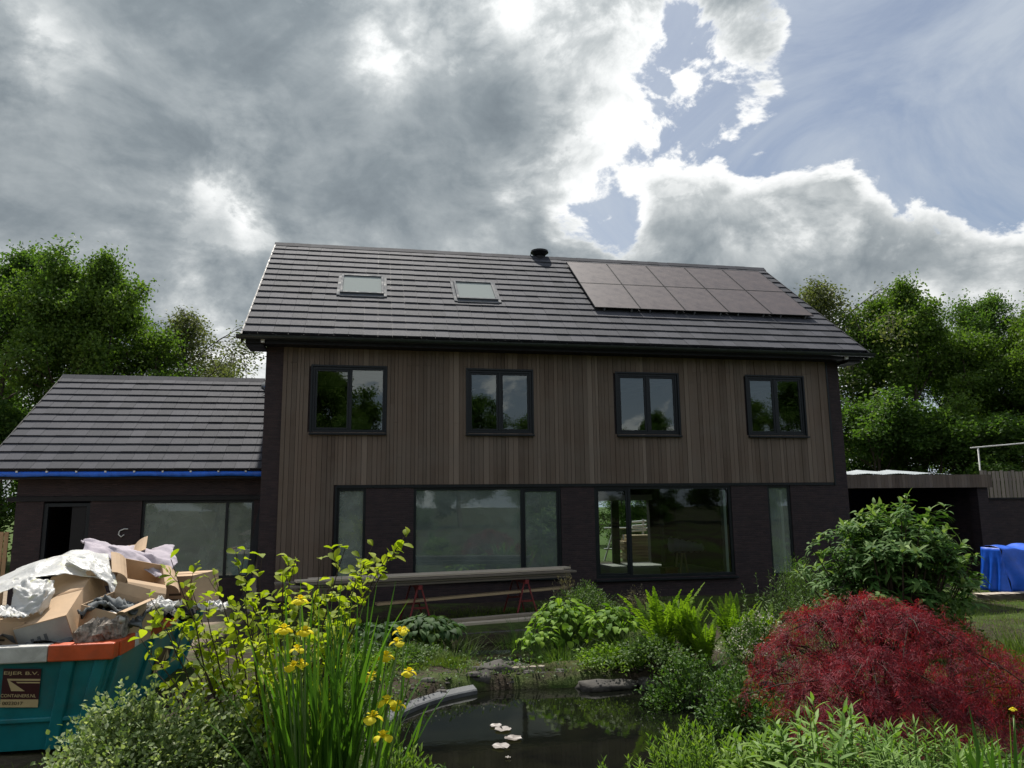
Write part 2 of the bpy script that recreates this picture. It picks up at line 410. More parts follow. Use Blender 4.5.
# ------------------------------------------------------------------ sky and sun
SUN_DIR = unit(np.array([-0.04, 0.55, 0.86]))
def build_world():
    w = bpy.data.worlds.new('World'); S.world = w; w.use_nodes = True
    nt = w.node_tree; nt.nodes.clear(); T = NT(nt)
    out = T.n('ShaderNodeOutputWorld')
    sky = T.n('ShaderNodeTexSky', sky_type='NISHITA'); sky.sun_disc = False
    sky.sun_elevation = math.asin(SUN_DIR[2]); sky.sun_rotation = math.atan2(SUN_DIR[0], SUN_DIR[1])
    sky.air_density = 1.0; sky.dust_density = 1.2; sky.ozone_density = 1.5
    d = T.vmath('NORMALIZE', T.n('ShaderNodeTexCoord').outputs['Generated'])
    sep = T.n('ShaderNodeSeparateXYZ'); T.l(d, sep.inputs[0])
    mp = T.n('ShaderNodeMapping'); mp.inputs['Scale'].default_value = (1, 1, 1.45); mp.inputs['Location'].default_value = (2.3, 1.1, .4); T.l(d, mp.inputs[0])
    P = mp.outputs[0]
    big = T.noise(P, 3.4, 2, .5, .0)
    fine = T.noise(P, 6.5, 15, .60, .25)
    shade = T.noise(P, 4.6, 10, .58, .4)
    wisp = T.noise(P, 3.0, 12, .62, 1.2)
    def blob(px, py, rad, amp):
        c = unit(ray(px, py)); s = 1/(1-math.cos(R(rad)))
        dt = T.vmath('DOT_PRODUCT', d, tuple(c))
        return T.math('MULTIPLY', T.math('POWER', 2.718, T.math('MULTIPLY', T.math('SUBTRACT', dt, 1.0), s)), amp)
    den = T.math('ADD', T.math('MULTIPLY_ADD', big, .7, .12), T.math('MULTIPLY_ADD', fine, 1.9, -.95))
    bl = [
        (60, 60, 16, .26), (220, 120, 14, .24), (400, 130, 10, .22), (150, 260, 14, .22), (400, 230, 10, .20), (520, 150, 5, .14), (300, 20, 9, .12), (-200, 150, 25, .3), (500, 250, 6, .12), (480, 80, 5, .10), (120, 400, 12, .30), (330, 330, 9, .26), (-150, 380, 20, .3), (480, 330, 9, .22), (600, 330, 8, .22), (720, 330, 8, .2),
        (590, 110, 5.0, .20), (645, 130, 4.0, .17), (690, 225, 4.5, .24), (770, 200, 4, .26), (830, 215, 4, .26), (890, 240, 4, .26), (940, 225, 3, .16), (1000, 265, 4.0, .30), (960, 262, 3.5, .18), (750, 265, 6, .22), (850, 275, 4, .2), (760, 45, 3.6, .34), (790, 85, 2.6, .24), (600, 30, 4, .12), 
        (745, 140, 4.5, -.22), (612, 212, 3.0, -.42), (560, 205, 2.0, -.14), (690, 40, 3.5, -.22), (860, 110, 6, -.28), (960, 110, 8, -.24), (960, 195, 4, -.16), (925, 292, 1.8, -.26), (860, 30, 5, -.15), (960, 30, 6, -.2)]
    for b in bl: den = T.math('ADD', den, blob(*b))
    lite = None
    for b in [(370, 45, 3.6, .24), (415, 20, 3.5, .14), (245, 125, 2.6, .20), (222, 190, 2.8, .24), (250, 212, 2.0, .14), (15, 50, 4.5, .26), (505, 195, 3, .18), (525, 25, 4.5, .22), (180, 55, 5, .08), (470, 15, 3, .12), (610, 95, 5, .16), (650, 130, 6, .16), (560, 170, 4, .20), (720, 215, 7, .24), (860, 225, 7, .28), (1000, 260, 7, .20), (770, 45, 6, .16), (150, 400, 16, .30), (420, 380, 12, .2), (230, 300, 8, .1), (600, 60, 5, .1)]:
        q = blob(*b); lite = q if lite is None else T.math('ADD', lite, q)
    alpha = T.maprange(den, .50, .60, 0, 1, True)
    thick = T.maprange(den, .50, .86, 0, 1)
    # deck tone: thick cloud is grey, thin cloud and edges let the sun through
    tone = T.math('ADD', T.math('SUBTRACT', thick, T.math('MULTIPLY', lite, T.maprange(fine, .38, .60, .0, 2.3))), T.math('MULTIPLY_ADD', shade, 1.9, -.95))
    tone = T.math('ADD', tone, T.math('MULTIPLY_ADD', T.noise(P, 12.0, 8, .6, .5), .8, -.40))
    tone = T.math('MULTIPLY', tone, .78)
    tone = T.math('SUBTRACT', tone, T.maprange(sep.outputs[1], .1, -.6, 0, .40, True))
    col = T.ramp(tone, [(0, (.88, .89, .89)), (.13, (.74, .76, .76)), (.29, (.50, .53, .54)), (.50, (.33, .365, .385)), (.78, (.215, .25, .275)), (1.0, (.165, .195, .22))])
    gl = T.vmath('DOT_PRODUCT', d, tuple(SUN_DIR))
    glow = T.math('POWER', 2.718, T.math('MULTIPLY', T.math('SUBTRACT', gl, 1.0), 7.0))
    gain = T.math('ADD', .60, T.math('MULTIPLY', glow, .22))
    veil = T.math('MAXIMUM', T.maprange(wisp, .36, .66, .3, .9), T.maprange(sep.outputs[2], .04, .22, 1, .2))
    bsky = T.n('ShaderNodeBackground'); T.l(sky.outputs[0], bsky.inputs[0]); bsky.inputs[1].default_value = .048
    bveil = T.n('ShaderNodeBackground'); bveil.inputs[0].default_value = (.47, .525, .60, 1); T.l(gain, bveil.inputs[1])
    bcl = T.n('ShaderNodeBackground'); T.l(col, bcl.inputs[0]); T.l(gain, bcl.inputs[1])
    m1 = T.n('ShaderNodeMixShader'); T.l(veil, m1.inputs[0]); T.l(bsky.outputs[0], m1.inputs[1]); T.l(bveil.outputs[0], m1.inputs[2])
    m2 = T.n('ShaderNodeMixShader'); T.l(alpha, m2.inputs[0]); T.l(m1.outputs[0], m2.inputs[1]); T.l(bcl.outputs[0], m2.inputs[2])
    T.l(m2.outputs[0], out.inputs[0])
    w.cycles.sampling_method = 'MANUAL'; w.cycles.sample_map_resolution = 1024
build_world()
sl = bpy.data.lights.new('sun', 'SUN'); sl.energy = 3.6; sl.angle = R(.8); sl.color = (1, .95, .87)
so = bpy.data.objects.new('sun', sl); COL.objects.link(so)
so.rotation_euler = Vector([-float(c) for c in SUN_DIR]).to_track_quat('-Z', 'Y').to_euler(); so.location = (10, 20, 40)
S.view_settings.view_transform = 'Standard'; S.view_settings.look = 'None'; S.view_settings.gamma = 1; S.view_settings.exposure = 0.85
S.view_settings.use_curve_mapping = False
S.render.engine = 'CYCLES'; S.render.resolution_x = 1024; S.render.resolution_y = 768
S.cycles.max_bounces = 8; S.cycles.transparent_max_bounces = 12; S.cycles.caustics_reflective = False; S.cycles.caustics_refractive = False
S.cycles.sample_clamp_indirect = 4

# ------------------------------------------------------------------ terrain and water
POND = (2.7, -10.4, 2.65, 2.45); POOL = (3.0, -5.95, 1.95, 1.15)
def sstep(t): t = np.clip(t, 0, 1); return t*t*(3-2*t)
def zg(x, y):
    x = np.asarray(x, float); y = np.asarray(y, float)
    z = -.5 + .8*sstep((-12.7-y)/3.6) - .06*sstep((-7-y)/3)*sstep((y+14)/2)
    z = z + .015*np.sin(x*1.7+y*.9) + .012*np.sin(x*.6-y*2.1)
    z = z - .09*np.exp(-(((y+7.35)/.75)**2+((x-2.9)/2.0)**4))
    for (cx, cy, rx, ry), dep in ((POND, .75), (POOL, .5)):
        a = np.arctan2((y-cy)/ry, (x-cx)/rx)
        wob = 1+.05*np.sin(3*a+.7)+.03*np.sin(7*a)
        q = np.sqrt(((x-cx)/rx)**2+((y-cy)/ry)**2)/wob
        z = z - dep*(1-sstep((q-.82)/.22))
    return z
def build_ground():
    xs = np.concatenate([[-900, -300, -120, -60, -35, -24, -18, -14], np.arange(-11, 17.01, .14), [19, 22, 28, 40, 70, 150, 400, 900]])
    ys = np.concatenate([[-900, -300, -120, -60, -40, -30, -26], np.arange(-23, -1.99, .14), [-1, 0, 2, 5, 9, 14, 20, 30, 50, 90, 200, 500, 1200]])
    X, Y = np.meshgrid(xs, ys); Z = zg(X, Y)
    V = np.stack([X, Y, Z], -1).reshape(-1, 3); a = len(xs)
    i, j = np.meshgrid(np.arange(len(ys)-1), np.arange(a-1), indexing='ij'); b = (i*a+j).ravel()
    tag(np_mesh('ground', V, np.stack([b, b+1, b+a+1, b+a], 1), M['ground']), kind='structure')
    mb = MB(); mb.poly([(-.3, -13.4, -.75), (5.8, -13.4, -.75), (5.8, -7.6, -.75), (-.3, -7.6, -.75)])
    tag(mb.build('pond_water', M['water']), kind='structure')
    mb = MB(); mb.poly([(.6, -7.25, -.655), (5.4, -7.25, -.655), (5.4, -4.5, -.655), (.6, -4.5, -.655)])
    tag(mb.build('pool_water', M['water']), kind='structure')
build_ground()

# ------------------------------------------------------------------ wall and roof builders
def wall_xz(mb, X0, X1, Z0, Z1, y0, y1, holes):
    """wall slab in the XZ plane with rectangular openings; reveals are closed"""
    xs = sorted({X0, X1, *[h[0] for h in holes], *[h[1] for h in holes]}); zs = sorted({Z0, Z1, *[h[2] for h in holes], *[h[3] for h in holes]})
    xs = [x for x in xs if X0 <= x <= X1]; zs = [z for z in zs if Z0 <= z <= Z1]
    full = lambda i, k: 0 <= i < len(xs)-1 and 0 <= k < len(zs)-1 and not any(h[0] < (xs[i]+xs[i+1])/2 < h[1] and h[2] < (zs[k]+zs[k+1])/2 < h[3] for h in holes)
    for i in range(len(xs)-1):
        for k in range(len(zs)-1):
            if not full(i, k): continue
            a, b, c, d = xs[i], xs[i+1], zs[k], zs[k+1]
            mb.poly([(a, y0, c), (b, y0, c), (b, y0, d), (a, y0, d)]); mb.poly([(b, y1, c), (a, y1, c), (a, y1, d), (b, y1, d)])
            if not full(i-1, k): mb.poly([(a, y1, c), (a, y0, c), (a, y0, d), (a, y1, d)])
            if not full(i+1, k): mb.poly([(b, y0, c), (b, y1, c), (b, y1, d), (b, y0, d)])
            if not full(i, k-1): mb.poly([(a, y1, c), (b, y1, c), (b, y0, c), (a, y0, c)])
            if not full(i, k+1): mb.poly([(a, y0, d), (b, y0, d), (b, y1, d), (a, y1, d)])
def tiles(mb, X0, X1, Ye, ze, pitch, v0, s, n, tw, sgn=1, skip=None, seed=1):
    """courses of flat tiles, each a thin slab lapping the course below"""
    rng = random.Random(seed); cp, sp = math.cos(pitch), math.sin(pitch)
    def P(u, v, h): return (u, Ye+sgn*(v*cp) - sgn*h*sp, ze + v*sp + h*cp)
    nt_ = int(round((X1-X0)/tw)); w = (X1-X0)/nt_
    for k in range(n):
        off = 0.0
        for j in range(nt_):
            a = X0 + j*w + .0025; b = a + w - .005; va = v0+k*s; vb = va+s+.03
            if skip and any(q[0] < (a+b)/2 < q[1] and q[2] < (va+vb)/2 < q[3] for q in skip): continue
            mb.cur = rng.random(); dh = rng.uniform(-.003, .003); dv = rng.uniform(-.004, .004)
            lo, hi, th = .060+dh, .022+dh, .030
            c = [P(a, va+dv, lo-th), P(b, va+dv, lo-th), P(b, vb, hi-th), P(a, vb, hi-th), P(a, va+dv, lo), P(b, va+dv, lo), P(b, vb, hi), P(a, vb, hi)]
            if sgn < 0: c = [c[1], c[0], c[3], c[2], c[5], c[4], c[7], c[6]]
            mb.hexa(c)
    mb.cur = .5
def window(parent, x0, x1, z0, z1, yf, mull=(), glass='glass', sash=True, sill=True, fw=.065, open_bottom=False, sill_x=.05):
    """outer frame and mullions; panes with their sashes, and the sill, are its children"""
    mb = MB(); d = .075
    mb.box(x0, x0+fw, yf, yf+d, z0, z1); mb.box(x1-fw, x1, yf, yf+d, z0, z1)
    mb.box(x0+fw, x1-fw, yf, yf+d, z1-fw, z1); mb.box(x0+fw, x1-fw, yf, yf+d, z0, z0+fw)
    edges = [x0+fw]
    for m in mull: mb.box(m-fw*.55, m+fw*.55, yf, yf+d, z0+fw, z1-fw); edges += [m-fw*.55, m+fw*.55]
    edges.append(x1-fw)
    w = mb.build('window', M['frame'], parent, bevel=.004)
    gl = glass if isinstance(glass, (list, tuple)) else [glass]*(len(mull)+1)
    for i in range(len(mull)+1):
        a, b = edges[2*i], edges[2*i+1]; c, e = z0+fw, z1-fw
        has = sash if isinstance(sash, bool) else sash[i]
        g = .0
        if has:
            sm = MB(); q = .05; ys, ye = yf+.012, yf+.06
            A, B, C, D = a+.004, b-.004, c+.004, e-.004
            sm.box(A, A+q, ys, ye, C, D); sm.box(B-q, B, ys, ye, C, D); sm.box(A+q, B-q, ys, ye, D-q, D); sm.box(A+q, B-q, ys, ye, C, C+q)
            sm.build('sash', M['frame'], w, bevel=.004); g = q+.003
        pm = MB(); pm.poly([(a+g, yf+.04, c+g), (b-g, yf+.04, c+g), (b-g, yf+.04, e-g), (a+g, yf+.04, e-g)])
        pm.build('pane', M[gl[i]], w)
    if sill:
        sm = MB(); sm.hexa([(x0-sill_x, yf-.13, z0-.075), (x1+sill_x, yf-.13, z0-.075), (x1+sill_x, yf+.02, z0-.075), (x0-sill_x, yf+.02, z0-.075),
                            (x0-sill_x, yf-.13, z0-.035), (x1+sill_x, yf-.13, z0-.035), (x1+sill_x, yf+.02, z0-.012), (x0-sill_x, yf+.02, z0-.012)])
        sm.build('sill', M['frame'], w, bevel=.004)
    return w

# ------------------------------------------------------------------ the house
XL, XR, DEPTH = -2.67, 13.53, 9.1
EY, EZ, PT = -.6, 6.17, R(38)
TOPW = [(-1.50, .34, 3.84, 5.535), (2.50, 4.25, 3.84, 5.535), (6.66, 8.44, 3.84, 5.535), (10.56, 12.32, 3.84, 5.535)]
LOWW = [(-.82, -.10, .06, 2.42), (1.11, 5.01, .10, 2.42), (5.93, 9.90, .0, 2.42), (11.0, 11.71, -.05, 2.42)]
house = thing('detached_house', 'two storey house with brown timber boarding over dark brick, under a grey tiled roof', 'house', (5.4, 0, -.55))
HO = Vector((5.4, 0, -.55))
def fix(parent, off):
    """children were built in world coordinates: move them into the thing's own frame"""
    for c in [q for q in bpy.data.objects if q.parent == parent]: c.location = c.location - Vector(off)
def build_house():
    holes = TOPW + LOWW
    mb = MB(); wall_xz(mb, XL, XR, -.7, 6.12, 0, .30, holes)
    # the rear opening the glazed door looks through to
    back = [(8.75, 10.85, -.30, 2.10), (-1, .6, 1, 2.3), (2.5, 4.2, 3.84, 5.5), (10.5, 12.3, 3.84, 5.5)]
    wall_xz(mb, XL, XR, -.7, 6.12, DEPTH-.3, DEPTH, back)
    for x0, x1 in ((XL, XL+.3), (XR-.3, XR)):
        prof = [(.3, -.7), (DEPTH-.3, -.7), (DEPTH-.3, 6.12), (DEPTH/2, 9.80), (.3, 6.12)]
        mb.poly([(x0, y, z) for y, z in prof], flip=True); mb.poly([(x1, y, z) for y, z in prof])
    mb.build('wall', M['brick'], house)
    # inner lining, floors, cross walls
    mb = MB(); mb.box(XL+.3, XR-.3, .3, DEPTH-.3, -.42, -.31); mb.box(XL+.3, XR-.3, .3, DEPTH-.3, 2.55, 2.80); mb.box(XL+.3, XR-.3, .3, DEPTH-.3, 5.75, 5.90)
    mb.build('floor_slab', M['concrete'], house)
    mb = MB()
    for x in (.75, 5.5): mb.box(x, x+.12, .32, DEPTH-.32, -.31, 2.55)
    for x in (1.4, 5.4, 9.4): mb.box(x, x+.12, .32, DEPTH-.32, 2.8, 5.75)
    mb.box(XL+.31, 5.5, 4.6, 4.75, -.31, 2.55); mb.box(XL+.31, XR-.31, 4.6, 4.75, 2.8, 5.75); mb.box(11.9, 12.02, .32, DEPTH-.32, -.31, 2.55)
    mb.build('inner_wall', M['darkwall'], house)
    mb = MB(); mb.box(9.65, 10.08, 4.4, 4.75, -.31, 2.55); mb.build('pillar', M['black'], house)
    mb = MB(); mb.box(9.32, 9.62, DEPTH-.22, DEPTH-.1, -.3, 2.1); mb.build('rear_post', M['black'], house)
    mb = MB(); mb.box(8.7, 10.9, DEPTH-.5, DEPTH-.32, 2.11, 2.32); mb.build('blind_box', M['white'], house)
    # timber boarding
    mb = MB(); rng = random.Random(3)
    x = -2.24; clads = TOPW
    while x < 13.05:
        w = rng.choice((.085, .105, .125, .125, .145)); x1 = min(x+w, 13.09)
        zlo = -.30 if x1 < -.82 else 2.50
        if x < -.82 < x1: x1 = -.82
        cuts = [(zlo, 6.017)]
        for (a, b, c, d) in clads:
            if x1 > a-.003 and x < b+.003:
                ov0, ov1 = max(x, a), min(x1, b)
                cuts = [(zlo, c-.0), (d+.0, 6.017)] if ov1-ov0 > (x1-x)*.12 else cuts
        tone = min(1, max(0, rng.gauss(.45, .24))); pr = rng.uniform(.028, .046)
        for (c, d) in cuts:
            jt = [c, d]
            if d-c > 3.0 and rng.random() < .85: jt = [c, rng.choice([z for z in (3.2, 4.1, 4.6, 5.3, 5.62, 5.62, 5.62) if c+.2 < z < d-.2]), d]
            for q in range(len(jt)-1):
                mb.cur = min(1, max(0, tone + rng.uniform(-.12, .12)))
                mb.box(x+.004, x1-.004, -pr, -.002, jt[q]+(.002 if q else 0), jt[q+1]-.002)
        x = x1
    mb.build('timber_cladding', M['clad'], house)
    mb = MB()
    mb.box(-.82, 13.09, -.03, -.003, 2.425, 2.495)
    mb.box(13.09, 13.14, -.05, -.003, 2.425, 6.0); mb.box(-.86, -.815, -.05, -.003, -.3, 2.46)
    for (a, b, c, d) in TOPW:
        mb.box(a-.045, a+.0, -.052, .05, c-.01, d+.045); mb.box(b, b+.045, -.052, .05, c-.01, d+.045); mb.box(a, b, -.052, .05, d, d+.045)
    mb.build('flashing_strip', M['frame'], house)
    for i, (a, b, c, d) in enumerate(TOPW): window(house, a, b, c, d, -.012, [(a+b)/2+(.04 if i == 0 else 0)], sash=(True, False) if i == 0 else True)
    window(house, *LOWW[0], .03, glass='glass_pale', sash=False, sill=False)
    window(house, *LOWW[1], .03, [3.95], glass='glass_dusty', sash=(False, True))
    w = window(house, *LOWW[2], .03, [6.92], glass='glass_clear', sash=(True, False), fw=.075)
    mb = MB(); mb.bar((6.72, .012, 1.0), (6.72, .012, 1.14), .02, .03, (0, 1, 0)); mb.build('handle', M['steel'], w)
    window(house, *LOWW[3], .03, glass='glass_dusty', sash=False, sill=False)
    for a, b in ((9.70, 9.78), (11.44, 11.52)): mb = MB(); mb.box(a, b, .12, .30, .05, 2.3); mb.build('white_jamb', M['white'], house)
    # soffit, fascia, roof
    cp, sp = math.cos(PT), math.sin(PT)
    mb = MB(); mb.box(-3.1, 14.0, -.468, -.003, 6.02, 6.07); mb.box(-3.1, 14.0, -.53, -.47, 5.995, 6.16); mb.build('soffit', M['black'], house)
    RS = 7.0
    ry, rz = EY+RS*cp, EZ+RS*sp
    mb = MB(); mb.m = 0
    wins = []
    sk = [[(341, 274.5), (383, 276), (384.5, 293.5), (341, 292)], [(453, 280.5), (492, 282.5), (498, 299.5), (457, 298)]]
    N = np.array([0, -sp, cp]); PL = np.array([0, EY, EZ])
    for q in sk:
        pts = [at_plane(x, y, PL+N*.09, N) for x, y in q]
        vs = [(p[1]-EY)/cp for p in pts]; us = [p[0] for p in pts]
        wins.append(((us[0]+us[3])/2, (us[1]+us[2])/2, (vs[2]+vs[3])/2, (vs[0]+vs[1])/2))
    tiles(mb, -3.2, 14.15, EY, EZ, PT, .13, .455, 15, .37, 1, wins, 5)
    tiles(mb, -3.2, 14.15, 2*ry-EY, EZ, PT, .13, .455, 15, .37, -1, None, 6)
    roof = mb.build('roof', M['tile'], house)
    mb = MB()
    for sg in (1, -1):
        P = lambda u, v, h: (u, ry-sg*((RS-v)*cp) - sg*h*sp, EZ+v*sp+h*cp)
        c = [P(-3.16, .1, -.12), P(14.1, .1, -.12), P(14.1, RS, -.12), P(-3.16, RS, -.12), P(-3.16, .1, .02), P(14.1, .1, .02), P(14.1, RS, .02), P(-3.16, RS, .02)]
        if sg < 0: c = [c[1], c[0], c[3], c[2], c[5], c[4], c[7], c[6]]
        mb.hexa(c)
        for x in (-3.215, 14.13):
            c = [P(x, -.02, -.2), P(x+.035, -.02, -.2), P(x+.035, RS, -.2), P(x, RS, -.2), P(x, -.02, .055), P(x+.035, -.02, .055), P(x+.035, RS, .055), P(x, RS, .055)]
            if sg < 0: c = [c[1], c[0], c[3], c[2], c[5], c[4], c[7], c[6]]
            mb.hexa(c)
        # boxed eave ends under the verge
    mb.box(-3.1, -2.68, -.46, .25, 5.935, 6.01); mb.box(13.55, 13.95, -.46, .25, 5.935, 6.01)
    mb.build('roof_deck', M['black'], roof)
    mb = MB(); r2 = random.Random(9)
    for j in range(46):
        a = -3.22+j*.379; mb.cur = r2.random(); hh = r2.uniform(-.004, .004)
        for sg in (1, -1):
            pts = [(a, ry-sg*.16, rz-.075+hh), (a+.385, ry-sg*.16, rz-.075+hh), (a+.385, ry, rz+.085+hh), (a, ry, rz+.085+hh)]
            mb.poly(pts, flip=sg < 0)
    mb.build('ridge_tile', M['tile'], roof, solid=.02)
    # roof windows
    for (u0, u1, v0, v1) in wins:
        P = lambda u, v, h: (u, EY+v*cp-h*sp, EZ+v*sp+h*cp)
        mb = MB(); e = .07
        def slab(a, b, c, d, h0, h1): mb.hexa([P(a, c, h0), P(b, c, h0), P(b, d, h0), P(a, d, h0), P(a, c, h1), P(b, c, h1), P(b, d, h1), P(a, d, h1)])
        slab(u0, u0+e, v0, v1, -.02, .13); slab(u1-e, u1, v0, v1, -.02, .13); slab(u0+e, u1-e, v0, v0+e, -.02, .13); slab(u0+e, u1-e, v1-e*1.3, v1, -.02, .14)
        slab(u0-.09, u0-.002, v0-.1, v1+.05, .0, .075); slab(u1+.002, u1+.09, v0-.1, v1+.05, .0, .075); slab(u0-.002, u1+.002, v0-.16, v0-.002, .02, .078); slab(u0, u1, v1+.002, v1+.1, .0, .075)
        w = mb.build('roof_window', M['lead'], roof, bevel=.006)
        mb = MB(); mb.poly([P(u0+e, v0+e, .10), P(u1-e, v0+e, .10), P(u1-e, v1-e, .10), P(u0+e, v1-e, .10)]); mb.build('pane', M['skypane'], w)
    # flue
    c = at_y(539.5, 259, ry); mb = MB()
    mb.tube([(c[0], ry, rz-.2), (c[0], ry, rz+.12)], .17, .15, n=14); mb.tube([(c[0], ry, rz+.10), (c[0], ry, rz+.20)], .20, .30, n=18); mb.tube([(c[0], ry, rz+.20), (c[0], ry, rz+.27)], .32, .30, n=18); mb.tube([(c[0], ry, rz+.27), (c[0], ry, rz+.30)], .30, .12, n=18)
    mb.tube([(c[0]-.32, ry, rz), (c[0]-.32, ry, rz+.13)], .018, n=6)
    mb.build('flue', M['black'], roof, smooth=False)
    # gutter
    mb = MB(); pr = []
    for k in range(9): t = math.pi*k/8; pr.append((-.665-.085*math.cos(t), 6.165-.095*math.sin(t)))
    xs = np.linspace(-3.30, 14.26, 12)
    mb.grid([[(x, y, z) for y, z in pr] for x in xs])
    for x in (-3.30, 14.26): mb.poly([(x, y, z) for y, z in pr])
    for x in np.arange(-3.0, 14.2, .62): mb.box(x, x+.03, -.765, -.57, 6.158, 6.172)
    mb.build('gutter', M['gutter'], house, solid=.008)
    for px, py in ((263, 340), (846, 357)):
        mb = MB(); p = at_y(px, py, -.55); mb.box(p[0]-.04, p[0]+.04, -.60, -.535, p[2]-.07, p[2]+.05); mb.build('gutter_bracket', M['white'], house)
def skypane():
    m, nt, out = newmat('pale_roof_pane'); T = NT(nt)
    p = principled(T, out, (.24, .27, .265), .9, .05); p.inputs['Coat Weight'].default_value = 0  # one even pale grey over the whole skylight pane, matt and without gloss
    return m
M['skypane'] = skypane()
build_house()
fix(house, HO)

# solar panels
def build_panels():
    cp, sp = math.cos(PT), math.sin(PT); N = np.array([0, -sp, cp]); H = .17; PL = np.array([0, EY, EZ])+N*H
    q = [at_plane(x, y, PL, N) for x, y in ((568, 262), (753, 270.5), (817, 316), (593, 306.5))]
    v = [(p[1]-EY-(-N[1]*-H))/cp for p in q]
    uL = (q[0][0]+q[3][0])/2; uR = q[1][0]*.3+q[2][0]*.7
    V = lambda p: (p[1]-EY+H*sp)/cp
    vt = (V(q[0])+V(q[1]))/2; vb = (V(q[2])+V(q[3]))/2
    w = (uR-uL)/5; h = (vt-vb)/2
    names = ['leftmost', 'second from the left', 'middle', 'second from the right', 'rightmost']
    proto = None
    for r_ in (0, 1):
        for c in range(5):
            u = uL+(c+.5)*w; vv = vb+(r_+.5)*h
            loc = (u, EY+vv*cp-H*sp, EZ+vv*sp+H*cp)
            lab = f"dark solar panel, {names[c]} of the {'upper' if r_ else 'lower'} row on the roof"
            if proto is None:
                t = thing('solar_panel', lab, 'solar panel', loc, 0, 'solar panels on the main roof'); proto = t
                a, b = w/2-.008, h/2-.008; mb = MB()
                mb.box(-a, a, -b, -b+.018, -.035, .0); mb.box(-a, a, b-.018, b, -.035, .0); mb.box(-a, -a+.018, -b+.018, b-.018, -.035, .0); mb.box(a-.018, a, -b+.018, b-.018, -.035, .0)
                mb.build('frame', M['black'], t)
                mb = MB(); mb.box(-a+.018, a-.018, -b+.018, b-.018, -.03, -.004); mb.build('cell_sheet', M['panel'], t)
                for q_ in (-a*.6, a*.6): mb = MB(); mb.box(q_, q_+.04, -b, b, -.13, -.036); mb.build('mounting_rail', M['steel'], t)
            else:
                t = copy_tree(proto); t.location = loc; t['label'] = lab
            t.rotation_euler = (PT, 0, 0)
build_panels()

